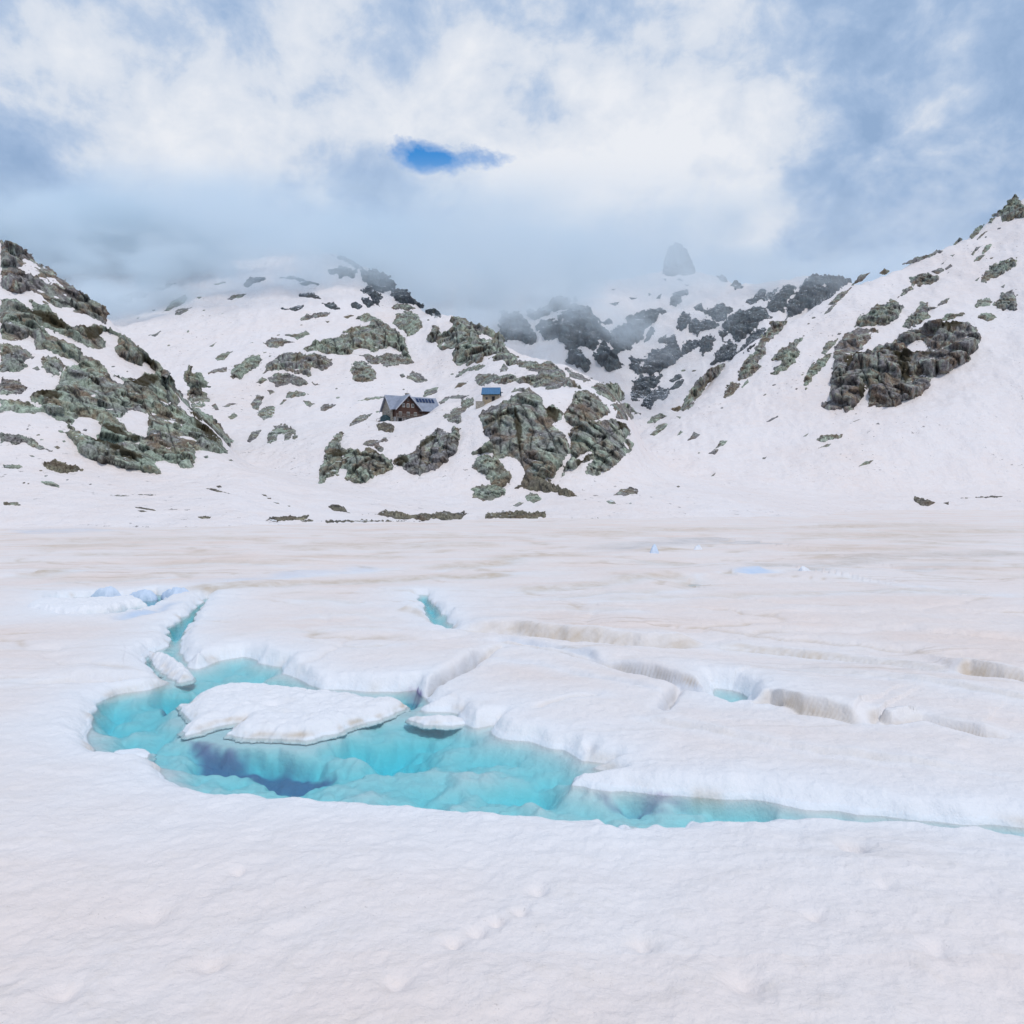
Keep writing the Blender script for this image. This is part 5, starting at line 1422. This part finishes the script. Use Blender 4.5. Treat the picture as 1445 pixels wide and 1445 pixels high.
def make_hut():
    D1 = float(np.nanmedian(depth_at(np.array([688., 693., 700.]), np.array([566.] * 3), 400)))
    loc = at_depth(692.5, 567.5, D1 - 1.5)
    s = D1 / 255.0
    r = empty('stone_hut', loc, math.radians(-4))
    r.scale = (s, s, s)
    tag(r, 'small stone hut with a bright blue metal roof on top of the knoll', 'hut')
    MB().box(-2.65, 2.65, 0, 4.2, -2, 2.75).prism([(0, 2.75), (4.2, 2.75), (2.1, 4.6)], 'x', -2.65, 2.65).build('wall', M_STONEY, r)
    ro = gable_sheet(MB(), -2.98, 2.98, 2.75, 4.75, 2.35, .14, 'x', 2.1).build('roof', M_ROOFB, r)
    MB().box(-2.99, 2.99, -.72, -.653, 2.2, 2.46).build('gutter', M_SHED, ro)
    d = MB().box(.35, 1.25, -.06, .04, -.3, 1.75).build('door', M_DARKW, r)
    MB().box(.27, .35, -.09, .04, -.3, 1.83).box(1.25, 1.33, -.09, .04, -.3, 1.83).box(.35, 1.25, -.09, .04, 1.75, 1.83).build('frame', M_WOODG, d)
    window(r, -1.3, 0, .8, .7, .8, frame=M_WOODG)
    ch = MB().bar((2.3, 1.2, 3.2), (2.3, 1.2, 4.1), .12).build('stove_pipe', M_SHED, ro)
    MB().box(2.99, 3.8, .2, 1.0, 3.05, 3.2).prism([(.3, 2.7), (.9, 2.7), (.6, 3.05)], 'x', 2.99, 3.3).build('bracket', M_SHED, r)
    # low walls either side
    w0 = at_depth(721, 566, D1 - 2)
    w1 = empty('dry_stone_wall', w0, math.radians(8))
    tag(w1, 'low grey dry stone wall on the rocks right of the stone hut', 'wall')
    MB().box(-1.9, 1.6, 0, .8, -2, .9).build('courses', M_STONE, w1, .05)
    cp = MB()
    for k in range(5):
        cp.box(-1.92 + k * .7, -1.92 + k * .7 + .66, -.06, .86, .9, 1.0 + .08 * (k % 3))
    cp.build('coping', M_STONE, w1)
    w0 = at_depth(677, 565, D1 - 2)
    w2 = empty('dry_stone_wall', w0, math.radians(-6))
    tag(w2, 'short low stone wall at the left corner of the stone hut', 'wall')
    MB().box(-1.2, 1.3, 0, .7, -2.4, -.35).build('courses', M_STONE, w2, .05)
    MB().box(-1.22, .1, -.05, .75, -.35, -.22).box(.13, 1.32, -.05, .75, -.35, -.26).build('coping', M_STONE, w2)
make_hut()

# plank walkway running out of the chalet's left side
r = empty('walkway', at_depth(537.5, 592.5, D0 - 2), math.radians(31))
tag(r, 'dark plank walkway sloping away from the left side of the chalet', 'walkway')
MB().prism([(-1.9, -1.0), (1.9, .55), (1.9, .72), (-1.9, -.83)], 'y', -.5, .5).build('deck', M_WOODG, r)
rl = MB().prism([(-1.9, .05), (1.9, 1.6), (1.9, 1.7), (-1.9, .15)], 'y', -.5, -.42)
for k in range(4):
    x = -1.85 + k * 1.2
    rl.box(x, x + .1, -.5, -.42, -1.2 + (x + 1.9) * .41, .1 + (x + 1.9) * .41)
rl.build('railing', M_WOODG, r)
# ------------------------------------------------------------------ cloud lying on the tops
def mat_cloud():
    t = NT('cloud')
    g = t.n('ShaderNodeNewGeometry')
    sx = t.n('ShaderNodeSeparateXYZ')
    t.l(g.outputs['Position'], sx.inputs[0])
    X, Y, Z = sx.outputs
    def mr(v, a, b, c, d, smooth=True):
        nd = t.n('ShaderNodeMapRange', interpolation_type='SMOOTHSTEP' if smooth else 'LINEAR')
        t.l(v, nd.inputs[0])
        for k, q in enumerate((a, b, c, d)):
            nd.inputs[k + 1].default_value = q
        return nd.outputs[0]
    n1 = t.noise(t.pos((1, 1, 1.5)), .0125, 6, .55, .4)
    n2 = t.noise(t.pos((1, 1, 1.3)), .028, 4, .6, .3)
    base = t.math('ADD', mr(X, 80, 230, 168, 262), mr(Y, 560, 900, -12, 14))
    base = t.math('ADD', base, mr(X, -330, -120, -16, 0))
    # lower where it pours over the saddle behind the dome
    rel = t.math('SUBTRACT', Z, base)
    rel = t.math('MULTIPLY', rel, 1 / 45.0)
    rel = t.math('ADD', rel, t.math('MULTIPLY', t.math('SUBTRACT', n1, .5), 14.0))
    rel = t.math('ADD', rel, t.math('MULTIPLY', t.math('SUBTRACT', n2, .5), 3.6))
    den = mr(rel, -.1, 2.0, 0, 1)
    den = t.math('MULTIPLY', den, mr(Y, 462, 560, 0, 1))
    den = t.math('MULTIPLY', den, mr(X, -270, -120, 3.2, 1.3))
    den = t.math('MULTIPLY', den, mr(X, -60, 120, 1.5, .9))
    top = t.math('SUBTRACT', Z, t.math('MULTIPLY', t.math('SUBTRACT', Y, 500), .20))
    den = t.math('MULTIPLY', den, mr(top, 180, 228, 1, 0))
    den = t.math('MULTIPLY', den, .012)
    # thin air-light in the far cirque
    far = t.math('MULTIPLY', mr(Y, 480, 900, 0, .0013), mr(top, 175, 225, 1, 0))
    den = t.math('ADD', den, far)
    v = t.n('ShaderNodeVolumePrincipled')
    v.inputs['Color'].default_value = (.86, .945, 1, 1)
    v.inputs['Anisotropy'].default_value = 0.0
    t.l(den, v.inputs['Density'])
    t.l(v.outputs[0], t.out.inputs['Volume'])
    t.m.cycles.volume_step_rate = .25
    return t.m
M_CLOUD = mat_cloud()
c = MB().box(-1100, 560, 465, 1190, 60, 350).build('cloud', M_CLOUD)
tag(c, 'grey cloud bank lying on the mountain tops and hiding them', 'cloud', kind='stuff')
# ------------------------------------------------------------------ light, sky, camera
w = bpy.data.worlds.new('World')
SC.world = w
w.use_nodes = True
nt = w.node_tree
nt.nodes.clear()
N = lambda k, **kw: (lambda nd: ([setattr(nd, a, b) for a, b in kw.items()], nd)[1])(nt.nodes.new(k))
LK = nt.links.new
SUN_EL, SUN_AZ = math.radians(57), math.radians(152)     # from behind, a little to the right
out = N('ShaderNodeOutputWorld')
sky = N('ShaderNodeTexSky', sky_type='NISHITA')
sky.sun_disc = False
sky.sun_elevation = SUN_EL
sky.sun_rotation = SUN_AZ
sky.altitude = 2300
sky.dust_density = 0
sky.ozone_density = 5
sky.air_density = .9
bgs = N('ShaderNodeBackground')
bgs.inputs['Strength'].default_value = .15
deep = N('ShaderNodeMix', data_type='RGBA', blend_type='MULTIPLY')
deep.inputs[0].default_value = 1
LK(sky.outputs[0], deep.inputs[6])
deep.inputs[7].default_value = (.45, 1.4, 1.7, 1)      # polarised deep blue of the gap
LK(deep.outputs[2], bgs.inputs['Color'])
geo = N('ShaderNodeTexCoord')
DIRV = geo.outputs['Generated']
def wmath(op, a, b=None, clamp=False):
    nd = N('ShaderNodeMath', operation=op)
    nd.use_clamp = clamp
    for s, v in zip(nd.inputs, (a, b)):
        if v is None: continue
        if hasattr(v, 'is_output'): LK(v, s)
        else: s.default_value = v
    return nd.outputs[0]
def wnoise(scale, detail, rough, dist=0, st=(1, 1, 1.7)):
    mp = N('ShaderNodeMapping')
    mp.inputs['Scale'].default_value = st
    LK(DIRV, mp.inputs[0])
    nd = N('ShaderNodeTexNoise')
    nd.inputs['Scale'].default_value = scale
    nd.inputs['Detail'].default_value = detail
    nd.inputs['Roughness'].default_value = rough
    nd.inputs['Distortion'].default_value = dist
    LK(mp.outputs[0], nd.inputs['Vector'])
    return nd.outputs['Fac']
def lobe(px, py, width):
    """1 towards a direction of the sky, falling off over an angle"""
    d = Vector(((px - CX) / F, 1, (YH - py) / F)).normalized()
    nd = N('ShaderNodeVectorMath', operation='DOT_PRODUCT')
    LK(DIRV, nd.inputs[0])
    nd.inputs[1].default_value = d
    mr = N('ShaderNodeMapRange', interpolation_type='SMOOTHSTEP')
    LK(nd.outputs['Value'], mr.inputs[0])
    mr.inputs[1].default_value = math.cos(math.radians(width))
    mr.inputs[2].default_value = 1
    return mr.outputs[0]
def wramp(fac, stops):
    nd = N('ShaderNodeValToRGB')
    e = nd.color_ramp.elements
    while len(e) < len(stops): e.new(.5)
    for k, (p, c) in enumerate(stops):
        e[k].position = p
        e[k].color = (*c, 1) if isinstance(c, tuple) else (c, c, c, 1)
    LK(fac, nd.inputs[0])
    return nd.outputs[0]
n1 = wnoise(4.6, 8, .52, .25, (1, 1, 1.35))
n2 = wnoise(12, 7, .58, .3, (1, 1, 1.2))
n3 = wnoise(30, 6, .6, .3, (1, 1, 1.1))
br = wmath('ADD', wmath('MULTIPLY', n1, 1.35), wmath('MULTIPLY', n2, .95))
br = wmath('ADD', br, wmath('MULTIPLY', n3, .30))
br = wmath('SUBTRACT', br, .74)
# brighter towards the gaps where the sun comes through, greyer over the right-hand slope
for px, py, wd, k in ((320, 255, 9, .20), (180, 300, 7, .12), (640, 262, 5, .16), (760, 290, 6, .16), (905, 262, 5, .18), (1010, 335, 4.5, .15), (1080, 330, 4, .12), (700, 10, 22, .22), (200, 30, 16, .12), (1200, 40, 18, .10),
                      (490, 285, 6, -.14), (600, 340, 5, -.10), (1290, 280, 13, -.12), (60, 300, 5, -.06), (860, 330, 4, -.06)):
    br = wmath('ADD', br, wmath('MULTIPLY', lobe(px, py, wd), k * .72))
cloud = wramp(br, [(.32, (.42, .61, .92)), (.46, (.52, .71, 1.02)), (.60, (.70, .86, 1.12)), (.74, (.98, 1.07, 1.22)), (1.0, (1.20, 1.24, 1.32))])
bgc = N('ShaderNodeBackground')
LK(cloud, bgc.inputs['Color'])
bgc.inputs['Strength'].default_value = .80
def gap(px, py, a, b):
    d = Vector(((px - CX) / F, 1, (YH - py) / F)).normalized()
    ex = Vector((d.y, -d.x, 0)).normalized()
    ez = ex.cross(d)
    r2 = None
    for ax, k in ((ex, a), (ez, b)):
        nd = N('ShaderNodeVectorMath', operation='DOT_PRODUCT')
        LK(DIRV, nd.inputs[0])
        nd.inputs[1].default_value = ax
        q = wmath('DIVIDE', nd.outputs['Value'], k)
        q = wmath('MULTIPLY', q, q)
        r2 = q if r2 is None else wmath('ADD', r2, q)
    return wmath('SUBTRACT', 1.0, wmath('SQRT', r2))
hole = wmath('MAXIMUM', gap(620, 224, .078, .021), -1.0)
hole = wmath('ADD', hole, wmath('MULTIPLY', wmath('SUBTRACT', n2, .5), 2.0))
hole = wmath('ADD', hole, wmath('MULTIPLY', wmath('SUBTRACT', wnoise(40, 6, .65), .5), .9))
holem = wramp(hole, [(.12, 0), (.40, .6), (.75, 1)])
mx = N('ShaderNodeMixShader')
LK(holem, mx.inputs[0])
LK(bgc.outputs[0], mx.inputs[1])
LK(bgs.outputs[0], mx.inputs[2])
LK(mx.outputs[0], out.inputs['Surface'])

sun = bpy.data.lights.new('sun', 'SUN')
sun.energy = 1.9
sun.angle = math.radians(9)
sun.color = (1, .95, .88)
so = bpy.data.objects.new('sun', sun)
COL.objects.link(so)
# Nishita: rotation 0 is +Y, turning clockwise seen from above
sd = Vector((math.sin(SUN_AZ) * math.cos(SUN_EL), math.cos(SUN_AZ) * math.cos(SUN_EL), math.sin(SUN_EL)))
so.rotation_euler = (-sd).to_track_quat('-Z', 'Y').to_euler()

cam = bpy.data.cameras.new('camera')
co = bpy.data.objects.new('camera', cam)
COL.objects.link(co)
co.location = (0, 0, H)
co.rotation_euler = (math.pi / 2, 0, 0)
cam.sensor_width = 36
cam.lens = 36 * F / 1445
cam.shift_y = (YH - 722.5) / 1445.0
cam.clip_end = 6000
cam.clip_start = .1
SC.camera = co
SC.view_settings.view_transform = 'Standard'
SC.view_settings.look = 'None'
SC.view_settings.exposure = -.22
SC.view_settings.gamma = 1
cy = SC.cycles
cy.use_denoising = True
cy.max_bounces = 8
cy.diffuse_bounces = 3
cy.glossy_bounces = 2
cy.transparent_max_bounces = 12
cy.volume_bounces = 5
cy.caustics_reflective = False
cy.caustics_refractive = False
